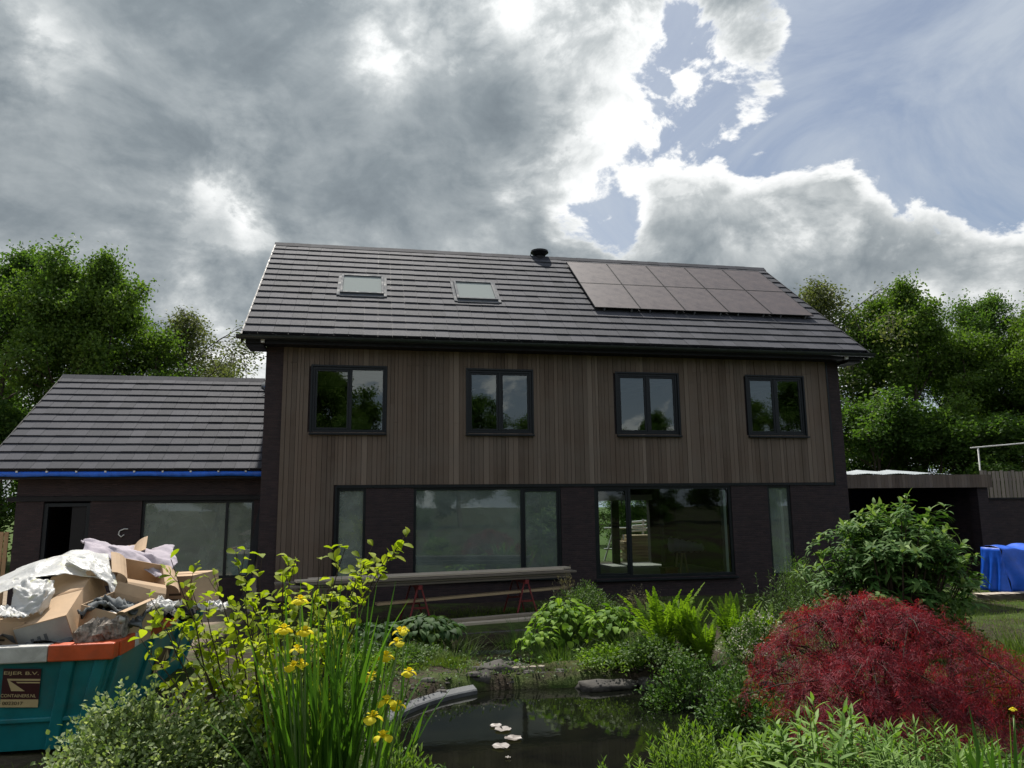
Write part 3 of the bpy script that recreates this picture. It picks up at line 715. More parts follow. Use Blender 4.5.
# ------------------------------------------------------------------ the low wing
WY = 1.0; WP = R(35); WEY, WEZ = .55, 2.90
wing = thing('side_wing', 'low brick side wing under a grey tiled roof, left of the main house', 'house wing', (-5.6, WY, -.5))
def build_wing():
    holes = [(-7.93, -6.86, -.2, 2.13), (-5.66, -2.95, .2, 2.16)]
    mb = MB(); wall_xz(mb, -8.55, XL-.005, -.7, 2.16, WY, WY+.3, [(h[0], h[1], h[2], 2.16) for h in holes])
    mb.box(-8.55, XL-.005, WY, WY+.3, 2.28, 3.1)
    mb.poly([(-8.55, WY+.3, -.7), (-8.55, 9.0, -.7), (-8.55, 9.0, 3.1), (-8.55, 5, 5.75), (-8.55, WY+.3, 3.1)], flip=True)
    mb.poly([(-8.25, WY+.3, -.7), (-8.25, 9.0, -.7), (-8.25, 9.0, 3.1), (-8.25, 5, 5.75), (-8.25, WY+.3, 3.1)])
    mb.box(-8.55, XL-.005, 9.0, 9.3, -.7, 3.1)
    mb.build('wall', M['brick'], wing)
    mb = MB(); mb.box(-8.75, XL-.005, WY-.04, WY+.3, 2.165, 2.275); mb.build('lintel_beam', M['black'], wing)
    mb = MB(); mb.box(-8.2, XL-.01, WY+.3, 8.9, -.1, -.02); mb.box(-8.2, XL-.01, WY+.3, 8.9, 2.7, 2.8); mb.box(-8.2, XL-.01, 6.0, 6.1, -.02, 2.7); mb.build('floor_slab', M['plaster'], wing)
    mb = MB(); mb.box(-6.4, -6.28, WY+.32, 6, -.02, 2.7); mb.build('inner_wall', M['plaster'], wing)
    window(wing, -5.66, -2.95, .2, 2.155, WY+.05, [-3.62], glass='glass_pale', sash=False, sill=False, fw=.06)
    d = MB(); d.box(-7.93, -7.83, WY+.04, WY+.14, -.2, 2.12); d.box(-6.96, -6.86, WY+.04, WY+.14, -.2, 2.12); d.box(-7.83, -6.96, WY+.04, WY+.14, 2.03, 2.12)
    dr = d.build('door', M['frame'], wing, bevel=.005)
    d = MB(); d.hexa([(-7.30, WY+.08, -.18), (-6.97, WY+.06, -.18), (-6.97, WY+.1, -.18), (-7.30, WY+.12, -.18), (-7.30, WY+.08, 2.02), (-6.97, WY+.06, 2.02), (-6.97, WY+.1, 2.02), (-7.30, WY+.12, 2.02)])
    d.build('door_leaf', M['black'], dr)
    cp, sp = math.cos(WP), math.sin(WP); RS = 5.30; ry, rz = WEY+RS*cp, WEZ+RS*sp
    mb = MB(); tiles(mb, -9.22, XL-.01, WEY, WEZ, WP, .02, .405, 13, .37, 1, None, 11); tiles(mb, -9.22, XL-.01, 2*ry-WEY, WEZ, WP, .02, .405, 13, .37, -1, None, 12)
    roof = mb.build('roof', M['tile'], wing)
    mb = MB()
    for sg in (1, -1):
        P = lambda u, v, h: (u, ry-sg*((RS-v)*cp) - sg*h*sp, WEZ+v*sp+h*cp)
        for (a, b, lo, hi) in ((-9.19, XL-.01, -.10, .02), (-9.225, -9.195, -.18, .055)):
            c = [P(a, 0, lo), P(b, 0, lo), P(b, RS, lo), P(a, RS, lo), P(a, 0, hi), P(b, 0, hi), P(b, RS, hi), P(a, RS, hi)]
            if sg < 0: c = [c[1], c[0], c[3], c[2], c[5], c[4], c[7], c[6]]
            mb.hexa(c)
    mb.box(-9.18, XL-.01, WEY+.08, WY-.002, 2.70, 2.76)
    mb.build('roof_deck', M['black'], roof)
    mb = MB(); r2 = random.Random(4)
    for j in range(16):
        a = -9.23+j*.379; mb.cur = r2.random(); bx = min(a+.385, -3.35)
        for sg in (1, -1): mb.poly([(a, ry-sg*.16, rz-.075), (bx, ry-sg*.16, rz-.075), (bx, ry, rz+.075), (a, ry, rz+.075)], flip=sg < 0)
    mb.build('ridge_tile', M['tile'], roof, solid=.02)
    # blue underlay hanging out below the first course
    rng = np.random.default_rng(2); xs = np.linspace(-9.25, XL-.02, 110); g = []
    for i, x in enumerate(xs):
        w = .012*math.sin(x*5)+.01*rng.normal()
        lift = .10*max(0, (-8.3-x))
        g.append([(x, WEY+.03, WEZ-.005), (x, WEY-.02+w*.6, WEZ-.06+lift*.2), (x, WEY+.005+w, WEZ-.145+.012*math.sin(x*3.1)+lift*.5)])
    mb = MB(); mb.grid(g); foil = mb.build('eave_foil', M['bluefoil'], roof, smooth=True, solid=.004)
    for x in np.arange(-8.4, -2.8, .66): mb = MB(); mb.box(x-.02, x+.02, WEY-.05, WEY+.0, WEZ-.045, WEZ-.005); mb.build('fixing_clip', M['white'], foil)
    # loose flashing foil in the corner with the main gable
    mb = MB(); g = []
    P = lambda u, v, h: (u, WEY+v*cp-h*sp, WEZ+v*sp+h*cp)
    for i in range(9):
        v = 4.35+i*.125; t = i/8
        g.append([P(-3.30+.1*math.sin(i), v-.35*(1-t)*.6, .085), P(-3.1, v, .11+.02*math.sin(i*2)), P(-2.9, v, .10), P(-2.72, v+.02, .16+.02*math.cos(i*1.7)), P(-2.69, v+.02, .42)])
    mb.grid(g); mb.build('flashing', M['lead'], roof, smooth=True, solid=.006)
    mb = MB()
    for k in (0, 1): mb.grid([[P(-3.28+.6*t, 4.62+k*.30+.40*t, .12+.02*math.sin(t*9)) , P(-3.22+.55*t, 4.72+k*.3+.40*t, .15)] for t in np.linspace(0, 1, 7)])
    mb.build('foil_strip', M['bluefoil'], roof, smooth=True, solid=.004)
    # pale cable end looped on the brick
    pts = [at_y(x, y, WY-.03) for x, y in ((128, 529), (124, 529), (119.5, 531), (118.5, 534.5), (121, 537), (123.5, 535))]
    mb = MB(); mb.tube(pts, .014, n=6); mb.tube([pts[-1], pts[-1]+np.array([0, .1, 0])], .014, n=6); mb.build('cable_end', M['white'], wing, smooth=True)
build_wing()
fix(wing, (-5.6, WY, -.5))

# ------------------------------------------------------------------ carport, garden wall, fences on the right
CY = 2.0
def build_carport():
    off = (17, CY, -.5)
    t = thing('carport', 'low flat carport with a brown boarded edge beside the right end of the house', 'carport', off)
    x0, x1 = 13.6, 20.25
    mb = MB(); rng = random.Random(8); x = x0
    while x < x1-.02:
        w = rng.choice((.1, .12, .14)); b = min(x+w, x1); mb.cur = min(1, max(0, rng.gauss(.42, .2)))
        mb.box(x+.003, b-.003, CY, CY+.03, 2.37, 2.79); x = b
    y = CY+.03
    while y < 8:
        mb.cur = min(1, max(0, rng.gauss(.42, .2))); mb.box(x1-.03, x1, y+.003, y+.12, 2.37, 2.79); y += .123
    mb.build('fascia_boards', M['clad'], t)
    mb = MB(); mb.box(x0, x1-.04, CY+.04, 8, 2.40, 2.74); mb.build('roof_slab', M['black'], t)
    mb = MB(); mb.box(19.75, 20.15, CY+.12, CY+.5, -.6, 2.40); mb.build('pier', M['brick'], t)
    mb = MB(); mb.box(x0, 20.15, 7.5, 7.8, -.6, 2.40); mb.box(19.85, 20.15, CY+.5, 7.5, -.6, 2.40); mb.build('wall', M['brick'], t)
    fix(t, off)
    # clear roofing sheets lying on top, slightly tented
    labs = ['pale roofing sheet lying on the carport roof next to the house', 'pale roofing sheet in the middle of the carport roof', 'pale roofing sheet lying farthest right on the carport roof']
    for i, (a, b, h0, h1) in enumerate(((849, 880, 2.80, 2.96), (879, 912, 2.80, 3.0), (910, 947, 2.80, 2.98))):
        pa, pb = at_y(a, 474, CY+.5)[0], at_y(b, 474, CY+.5)[0]; n = 26; g = []
        for k in range(n+1):
            s = k/n; x = pa+(pb-pa)*s; ridge = h0+(h1-h0)*(1-abs(2*s-.9))
            g.append([(x+.05*j, CY+.25+j*.5, 2.80 + .035*j + .10*(1-abs(2*s-.9))*(.4+.12*j) + .010*(k % 2)) for j in range(6)])
        mb = MB(); mb.grid(g); o = mb.build('roofing_sheet', M['sheet'], None, solid=.006, origin=((pa+pb)/2, CY+1, 2.79)); tag(o, labs[i], 'roofing sheet', 'loose roofing sheets on the carport')
build_carport()
def build_right_side():
    mb = MB(); mb.box(20.25, 40, CY+.3, CY+.55, -.7, 1.98)
    o = mb.build('garden_wall', M['brick'], None, origin=(25, CY+.4, -.6)); tag(o, 'dark brick garden wall running right from the carport', 'wall')
    mb = MB(); mb.box(20.3, 40, CY+.25, CY+.6, 1.98, 2.03); cp = mb.build('coping', M['black'], o); cp.location = Vector((-25, -CY-.4, .6))
    # paling fence standing behind the wall
    Y = CY+2.2; zt = at_y(1000, 471, Y)[2]; zb = at_y(1000, 500, Y)[2]; xa = at_y(981, 480, Y)[0]
    t = thing('paling_fence', 'weathered grey paling fence above the dark garden wall', 'fence', (xa, Y, -.5)); mb = MB(); rng = random.Random(2); x = xa
    while x < xa+12:
        mb.cur = rng.random(); mb.box(x, x+.12, Y, Y+.025, -.4, zt+rng.uniform(-.03, .03)); x += rng.uniform(.155, .185)
    mb.build('palings', M['fence'], t)
    mb = MB(); mb.box(xa, xa+12, Y+.027, Y+.075, zt-.35, zt-.26); mb.build('rail', M['fence'], t)
    mb = MB(); mb.box(xa, xa+12, Y+.027, Y+.075, .6, .7); mb.build('rail', M['fence'], t)
    fix(t, (xa, Y, -.5))
    # white tube frame beyond the fence
    Y = 7.0; a = at_y(979, 471, Y); b = at_y(978, 448, Y); c = at_y(1060, 440, Y)
    t = thing('tube_frame', 'white metal tube frame rising behind the paling fence', 'frame', (a[0], Y, -.5))
    for p0, p1 in (((a[0], Y, -.5), b), ((c[0], Y, -.5), c)):
        mb = MB(); mb.tube([p0, p1], .03, n=8); mb.build('post', M['white'], t, smooth=True)
    mb = MB(); l = b+np.array([-.35, 0, 0]); mb.tube([l, c], .028, n=8); mb.build('top_tube', M['white'], t, smooth=True)
    fix(t, (a[0], Y, -.5))
    # pallet stack of pale pavers with a blue tarpaulin over the next stack
    gy = -2.6
    def crumple(nx, ny, fn): return [[fn(i/nx, j/ny) for j in range(ny+1)] for i in range(nx+1)]
    x0 = at_y(984, 600, gy-.6)[0]
    z1 = at_y(1000, 594, gy-.6)[2]
    t = thing('paver_stack', 'stack of beige pavers standing in front of the blue tarpaulin', 'paver stack', (x0+1.5, gy-.6, -.55))
    rng = random.Random(5); mb = MB(); zz = -.55
    top = z1
    for r_ in range(9):
        for c in range(16):
            h = (top+.52)/9; q = .19
            x = x0+c*q+rng.uniform(-.008, .008); mb.cur = rng.random()
            mb.box(x, x+q-.03, gy-.6+rng.uniform(-.015, .015), gy-.25, -.50+r_*h, -.50+(r_+1)*h-.02)
    mb.build('pavers', M['stone'], t)
    mb = MB(); mb.box(x0, x0+3.0, gy-.62, gy-.24, -.60, -.505); mb.build('pallet', M['newtimber'], t); fix(t, (x0+1.5, gy-.6, -.55))
    zt = at_y(1000, 548, gy)[2]
    xl = at_y(998, 560, gy)[0]; zb = max(-.5, at_y(1000, 592, gy)[2])
    def tf(s, v):
        # v: 0 front hem .. 1 back hem
        x = xl + s*4.2; n = .06*math.sin(s*19+v*5)+.05*math.sin(s*41+v*9)+.03*math.sin(s*7-v*21)
        if v < .4: q = v/.4; return (x+.05*math.sin(v*20), gy-.10-.22*(1-q)+n*(1-q)*1.2, zb+(zt-zb)*q**.8)
        if v < .6: q = (v-.4)/.2; return (x, gy-.10+.62*q, zt+.05*math.sin(q*3.1)+n*.5)
        q = (v-.6)/.4; return (x, gy+.52+.12*q+n*q, zt-(zt-zb)*q)
    g = crumple(70, 40, tf)
    # left end hangs too
    def te(s, v): 
        y = gy-.10+.62*v; n = .05*math.sin(v*17+s*5)
        return (xl-.10*(1-s)*min(1, v*6)+n*(1-s)*min(1, v*4), y-.22*(1-s)*(1-v), zb+(zt-zb)*s)
    g2 = crumple(14, 16, te)
    mb = MB(); mb.grid(g); mb.grid(g2)
    o = mb.build('blue_tarpaulin', M['tarp'], None, smooth=True, solid=.008, origin=(xl+2, gy+.5, zb)); tag(o, 'bright blue tarpaulin draped over a stack by the garden wall', 'tarpaulin')
    t = thing('wrapped_stack', 'low timber stack under the blue tarpaulin', 'stack', (xl+2, gy+.5, -.55)); mb = MB()
    for k in range(5): mb.cur = k/5; mb.box(xl+.1, xl+4, gy+.02, gy+.46, -.55+k*(zt+.5)/5, -.55+(k+1)*(zt+.5)/5-.02)
    mb.build('boards', M['timber'], t); fix(t, (xl+2, gy+.5, -.55))
build_right_side()
def build_left_fence():
    Y = 1.4; xr = at_y(8, 540, Y)[0]; zt = at_y(4, 532, Y)[2]
    t = thing('board_fence', 'warm brown board fence at the far left beside the side wing', 'fence', (xr-1.5, Y, -.5)); rng = random.Random(3); mb = MB(); x = xr
    for k in range(28):
        mb.cur = rng.random(); mb.box(x-.095, x, Y, Y+.025, -.5, zt+rng.uniform(-.01, .01)); x -= .115
    mb.build('boards', M['fencew'], t); mb = MB(); mb.box(x, xr, Y+.027, Y+.07, .7, .8); mb.build('rail', M['fencew'], t)
    fix(t, (xr-1.5, Y, -.5))
build_left_fence()

# ------------------------------------------------------------------ trees
def tree_meshes(seed, H, cb, Rm, nl, leaves, LL, LW, sparse=.42, droop=.0, stops=None, rtrunk=.22):
    """returns (trunk mesh builder, leaf points, leaf rnd): trunk, limbs, boughs, twigs with leaf sprays round the twigs"""
    rng = np.random.default_rng(seed); mb = MB(); tips = []
    top = H*.93
    tr = [np.array([0., 0., -.3])]
    for k in range(1, 9): tr.append(np.array([.05*H*.2*math.sin(k*1.3+seed), .05*H*.2*math.cos(k*1.7+seed), top*k/8]))
    mb.tube(tr, rtrunk, .03, 8)
    def tp(z): 
        f = np.clip(z/top*8, 0, 7.999); i = int(f); return tr[i]*(1-(f-i))+tr[i+1]*(f-i) if i else tr[0]*(1-f)+tr[1]*f
    def branch(p, d, L, r, lev):
        n = 4; pts = [p]; q = p.copy(); dd = d.copy()
        for i in range(n):
            dd = unit(dd + rng.normal(size=3)*.16 + np.array([0, 0, (.10 if lev < 2 else -.02) - droop*lev*.35])); q = q+dd*L/n; pts.append(q)
        mb.tube(pts, r, max(.006, r*.35), 5 if lev < 2 else 3, caps=False)
        if lev == 2:
            for i in range(1, n+1): tips.append((pts[i], L))
            return
        for i in (n-1, n): tips.append((pts[i], L))
        m = int(rng.integers(6, 9)) if lev == 0 else int(rng.integers(5, 8))
        for i in range(m):
            t = .25+.75*(i+rng.random())/m; f = min(t*n, n-.001); k = int(f); b = pts[k]*(1-(f-k))+pts[k+1]*(f-k)
            base = unit(pts[k+1]-pts[k]); side = unit(np.cross(base, rng.normal(size=3)))
            ang = R(rng.uniform(28, 62)); branch(b, unit(base*math.cos(ang)+side*math.sin(ang)), L*rng.uniform(.38, .58)*(1.15-.4*t), r*.5, lev+1)
    ga = 2.399
    for i in range(nl):
        f = (i+.5)/nl; z = H*(cb+(.93-cb)*f**.9); c = (f*2-.85)
        L = Rm*math.sqrt(max(.12, 1-c*c*.82))*rng.uniform(.72, 1.15)
        el = R(5+62*f+rng.uniform(-10, 10)); az = i*ga+rng.uniform(-.4, .4)
        branch(tp(z), np.array([math.cos(az)*math.cos(el), math.sin(az)*math.cos(el), math.sin(el)]), L, rtrunk*.38*(1.1-f*.7), 0)
    P = np.array([t[0] for t in tips]); per = max(3, leaves//len(P))
    cl = rng.random(len(P)); keep = rng.random(len(P)) > .10
    P = P[keep]; cl = cl[keep]
    Q = np.repeat(P, per, 0); tone = np.repeat(cl, per)
    off = rng.normal(size=(len(Q), 3))*np.array([sparse, sparse, sparse*.75]); off[:, 2] -= droop*np.abs(rng.normal(size=len(Q)))*1.2
    Q = Q+off; rnd = np.clip(tone*.55+rng.random(len(Q))*.45, 0, 1)
    return mb, cards(rng, Q, LL, LW, .3, rnd)
M['leaf_oak'] = leafmat('oak_leaf', [(.040, .092, .022), (.075, .142, .030), (.120, .190, .042)], .5)
M['leaf_bright'] = leafmat('bright_leaf', [(.054, .108, .022), (.092, .160, .028), (.138, .205, .042)], .5)
M['leaf_birch'] = leafmat('birch_leaf', [(.075, .095, .040), (.115, .135, .060), (.155, .17, .08)], .4)
PROTO = {}
def proto(key, **kw):
    mat = kw.pop('mat'); mb, (V, T_, r_) = tree_meshes(**kw)
    t = mb.build('trunk', M['trunk'], None, smooth=True); c = np_mesh('crown', V, T_, M[mat], r_, None, smooth=False)
    PROTO[key] = (t.data, c.data, float(np.quantile(V[:, 2], .9985))); bpy.data.objects.remove(t); bpy.data.objects.remove(c)
proto('a', seed=11, H=13, cb=.16, Rm=5.2, nl=17, leaves=110000, LL=.17, LW=.12, sparse=.31, mat='leaf_oak', rtrunk=.28)
proto('b', seed=23, H=12, cb=.10, Rm=4.6, nl=17, leaves=110000, LL=.17, LW=.12, sparse=.31, mat='leaf_bright', rtrunk=.24)
proto('c', seed=37, H=11, cb=.22, Rm=3.0, nl=14, leaves=22000, LL=.13, LW=.08, sparse=.22, droop=.55, mat='leaf_birch', rtrunk=.13)
proto('d', seed=41, H=6, cb=.05, Rm=3.2, nl=13, leaves=45000, LL=.16, LW=.11, sparse=.24, mat='leaf_oak', rtrunk=.12)
def put_tree(key, x, y, h, label, group, rz=0.0, wide=1.0, name='deciduous_tree', zb=-.5):
    t = thing(name, label, 'tree', (x, y, zb), rz, group); s = h/PROTO[key][2]; t.scale = (s*wide, s*wide, s)
    link('trunk', PROTO[key][0], t); link('crown', PROTO[key][1], t); return t
def tree_px(key, px, top, d, label, group, rz=0.0, wide=1.0, name='deciduous_tree'):
    p = at_depth(px, top, d); return put_tree(key, p[0], p[1], p[2]+.5, label, group, rz, wide, name)
G1, G2, G3 = 'trees behind the side wing', 'trees behind the carport', 'trees standing behind the photographer'
tree_px('a', 18, 246, 38, 'tall dark green tree at the left edge of the photo', G1, .4, 1.0)
tree_px('b', 108, 262, 36, 'broad leafy green tree rising over the middle of the side wing roof', G1, 2.2, .95)
tree_px('c', 186, 312, 40, 'slender grey green birch with hanging twigs left of the main house', G1, 1.0, 1.25, 'birch_tree')
tree_px('c', 222, 362, 46, 'small wispy birch top between the wing ridge and the main house', G1, 4.0, 1.4, 'birch_tree')
tree_px('a', -70, 300, 40, 'dark tree mostly cut off by the left edge', G1, 3.0, 1.0)
tree_px('d', 10, 405, 33, 'low dark green tree below the left verge of the wing roof', G1, 1.7, 1.2)
tree_px('c', 815, 283, 46, 'thin grey birch top showing above the right roof verge', G2, .3, 1.3, 'birch_tree')
tree_px('b', 905, 287, 42, 'large bright green tree just right of the house', G2, 1.1, .95)
tree_px('a', 968, 300, 46, 'dark green tree second from the right edge', G2, 5.0, .85)
tree_px('b', 1030, 296, 40, 'large tree with a yellowish crown at the right edge', G2, 3.6, .95)
tree_px('d', 872, 395, 38, 'low bushy tree above the left half of the carport', G2, 2.0, 1.25)
tree_px('d', 935, 405, 37, 'low bushy tree above the middle of the carport', G2, .5, 1.3)
tree_px('d', 1000, 412, 36, 'low bushy tree behind the white tube frame', G2, 4.2, 1.3)
tree_px('a', 1100, 300, 46, 'tree standing beyond the right edge of the photo', G2, .9, 1.0)
tree_px('d', 620, 470, 46, 'green garden tree glimpsed through the glazed door', G2, 1.9, 1.5)
tree_px('d', 655, 480, 44, 'smaller green tree glimpsed through the glazed door', G2, 3.1, 1.4)
# the garden behind the photographer, mirrored in the panes
for i, (k, x, y, h) in enumerate((('a', -12, -42, 10), ('b', -3, -42, 14), ('a', -1, -36, 9), ('a', 7, -40, 12.5), ('b', 16, -45, 13), ('a', 23, -40, 10), ('b', 31, -42, 13), ('a', 40, -44, 14), ('d', 3, -36, 5), ('d', 20, -35, 6), ('d', -7, -35, 5.5), ('d', 12, -34, 5), ('d', 30, -36, 6), ('d', -16, -36, 6))):
    put_tree(k, x, y, h, 'leafy tree standing behind the photographer, seen only mirrored in the window panes', G3, i*1.3, 1.0)

# things behind the house, seen through the glazed door
def through_door():
    Y = 13.0
    a, b, c, d = at_y(603, 566, Y), at_y(614, 528, Y), at_y(648, 528, Y), at_y(604, 528, Y)
    t = thing('trestle_frame', 'white metal frame in the back garden seen through the glazed door', 'frame', (b[0], Y, -.5)); mb = MB()
    for p, q in ((d, c), (at_y(604, 549, Y), at_y(648, 549, Y)), (b, a)): mb.tube([p, q], .04, n=6)
    e, f = at_y(643, 519, Y), at_y(643, 575, Y); mb.tube([e, f], .05, n=6)
    for y in (522, 526, 531): mb.tube([at_y(632, y, Y), at_y(646, y-1, Y)], .05, n=6)
    mb.build('tubes', M['white'], t); fix(t, (b[0], Y, -.5))
    Y = 12.0; p, q = at_y(626, 535, Y), at_y(652, 572, Y)
    t = thing('board_stack', 'pale timber board stack in the back garden behind the glazed door', 'timber stack', ((p[0]+q[0])/2, Y, -.5)); mb = MB(); rng = random.Random(1)
    zt = p[2]
    for k in range(9): mb.cur = rng.random(); mb.box(p[0]+rng.uniform(-.1, .1), q[0]+1, Y, Y+.8, -.5+k*(zt+.5)/9, -.5+(k+1)*(zt+.5)/9-.02)
    mb.build('boards', M['newtimber'], t); fix(t, ((p[0]+q[0])/2, Y, -.5))
    # inside: small trestle carrying a pale bundle
    Y = 3.2; a = at_y(682, 572, Y); t = thing('indoor_trestle', 'wooden trestle inside the room behind the big glazed door', 'trestle', (a[0], Y, 0)); mb = MB()
    top = at_y(680, 553, Y)[2]
    for x0, x1 in ((675, 677), (680, 682), (688, 684)):
        mb = MB(); p0, p1 = at_y(x0, 572, Y), at_y(x1, 553, Y); mb.bar((p0[0], Y, -.3), (p1[0], Y, top), .05, .05); mb.build('leg', M['newtimber'], t)
    fix(t, (a[0], Y, 0))
    g = []; p0, p1 = at_y(671, 546, Y), at_y(702, 546, Y)
    for i in range(17):
        s = i/16; x = p0[0]+(p1[0]-p0[0])*s; r_ = .24*(1-.5*s)
        g.append([(x, Y+r_*math.cos(k*math.pi/4)*1.2, top+.04+r_*.9+r_*math.sin(k*math.pi/4)*(1+.12*math.sin(i*2+k))) for k in range(9)])
    mb = MB(); mb.grid(g); tag(mb.build('plastic_bundle', M['plastic'], None, smooth=True, origin=((p0[0]+p1[0])/2, Y, top)), 'rolled plastic bundle lying on the trestle inside the room', 'bundle')
    c = at_y(669, 572, 2.5); mb = MB(); mb.box(c[0]-.2, c[0]+.2, 2.3, 2.7, -.31, .0); mb.box(c[0]-.23, c[0]+.23, 2.27, 2.73, .002, .045)
    tag(mb.build('tool_box', M['red'], None, origin=(c[0], 2.5, 0), bevel=.01), 'small dark red box on the floor inside the glazed door', 'box')
through_door()

# ------------------------------------------------------------------ sawhorses and planks
def build_saws():
    spots = [((404, 620), (425, 618), 414, 575), ((508, 632), (545, 612), 522, 572)]
    P0 = at_y(416, 577, -2.85); P1 = at_y(520, 572, -2.25)
    labs = ['red sawhorse under the left half of the plank pile', 'red sawhorse under the right half of the plank pile']
    pr = None
    tops = []
    for i, (P, yaw) in enumerate(((P0, .13), (P1, .13))):
        h = P[2] - .13 + .55; loc = (P[0], P[1], -.55); tops.append(h)
        if pr is None:
            pr = t = thing('sawhorse', labs[0], 'sawhorse', loc, yaw, 'sawhorses carrying the planks'); h0 = h
            mb = MB(); mb.box(-.045, .045, -.5, .5, h-.09, h); mb.build('beam', M['red'], t, bevel=.006)
            for sx in (-1, 1):
                for sy in (-1, 1):
                    mb = MB(); mb.bar((sx*.04, sy*.40, h-.06), (sx*.26, sy*.48, .02), .034, .034, (0, 1, 0)); mb.build('leg', M['red'], t, bevel=.004)
            for sy in (-1, 1):
                mb = MB(); mb.bar((-.17, sy*.40, h*.45), (.17, sy*.40, h*.45), .03, .04); mb.build('brace', M['red'], t)
        else:
            t = copy_tree(pr); t.location = loc; t['label'] = labs[i]; t.scale = (1, 1, h/h0)
    # planks: the dark pile on top, a single fresh plank lower down, more on the ground
    d = unit(np.array([P1[0]-P0[0], P1[1]-P0[1], P1[2]-P0[2]])); L0 = -2.4; n = np.array([-d[1], d[0], 0])
    rng = random.Random(6); base = (P0+P1)/2; end = np.dot(at_y(569, 568, -2.0)-base, d)
    lab = ['weathered plank at the %s of the pile on the red sawhorses']
    pos = ['bottom front', 'bottom middle', 'bottom back', 'second layer front', 'second layer middle', 'second layer back', 'third layer front', 'third layer back', 'top front', 'top back']
    k = 0
    for lay, cnt in enumerate((3, 3, 2, 2)):
        for c in range(cnt):
            o0 = base + n*(-.34+c*.34) + np.array([0, 0, -.13+.030+lay*.052])
            o0 = o0+n*rng.uniform(-.05, .05); a, b = o0 + d*(-3.75+rng.uniform(-.6, .3)), o0 + d*(end+rng.uniform(-.45, .03))
            mb = MB(); mb.cur = rng.uniform(.0, .55) if lay < 3 else rng.uniform(.8, 1); mid = (a+b)/2; L = np.linalg.norm(b-a)  # top layer coloured paler, as if lit from above; layers below kept darker
            mb.box(-L/2, L/2, -.15, .15, -.021, .021)
            o = mb.build('plank', M['timber'], None, bevel=.004); o.location = mid; o.rotation_euler = (0, -math.asin(d[2]), math.atan2(d[1], d[0]))
            tag(o, f'long weathered plank, {pos[k]} of the pile on the red sawhorses', 'plank', 'planks piled on the sawhorses'); k += 1
    a, b = at_y(376, 604, -3.2), at_y(567, 587, -2.2); mb = MB(); L = np.linalg.norm(b-a); dd = unit(b-a)
    mb.cur = .7; mb.box(-L/2, L/2, -.11, .11, -.025, .025); o = mb.build('plank', M['newtimber'], None, bevel=.004); o.location = (a+b)/2; o.rotation_euler = (0, -math.asin(dd[2]), math.atan2(dd[1], dd[0]))
    tag(o, 'pale yellow plank resting on the braces below the plank pile', 'plank', 'planks piled on the sawhorses')
    ps = ['nearest of the planks lying on the ground', 'middle of the planks lying on the ground', 'farthest of the planks lying on the ground', 'upper plank lying across the ground planks']
    for q in range(4):
        a, b = at_z(438, 631-q*1.2, -.45), at_z(524, 627-q*2.0, -.45)
        mid = (a+b)/2; mid = np.array([mid[0], -3.6+q*.24 if q < 3 else -3.35, -.47 if q < 3 else -.41]); mb = MB(); mb.cur = 1-.15*q; mb.box(-1.7, 1.5, -.1, .1, -.028, .028)
        o = mb.build('plank', M['timber'], None, bevel=.004); o.location = (2.0+.1*q, mid[1], mid[2]); o.rotation_euler = (0, -.01, .16 + .02*q); tag(o, 'weathered grey plank, '+ps[q], 'plank', 'planks lying by the pond')
    # dark boards leaning at the house corner
    for j, (x0, y0, x1, y1, mat_, lb) in enumerate(((243, 585, 263, 503, 'black', 'dark board leaning steeply against the corner of the wing window'), (250, 590, 266, 520, 'timber', 'greyish board leaning beside the dark one at the house corner'))):
        a, b = at_y(x0, y0, -.25), at_y(x1, y1, .80+.0*j); a[2] = -.52
        mb = MB(); mb.cur = .3; mb.bar(a, b, .16, .04, (0, 1, .3)); o = mb.build('leaning_board', M[mat_], None, bevel=.004, origin=a); tag(o, lb, 'board')
    a = at_z(243, 640, -.5); mb = MB()
build_saws()

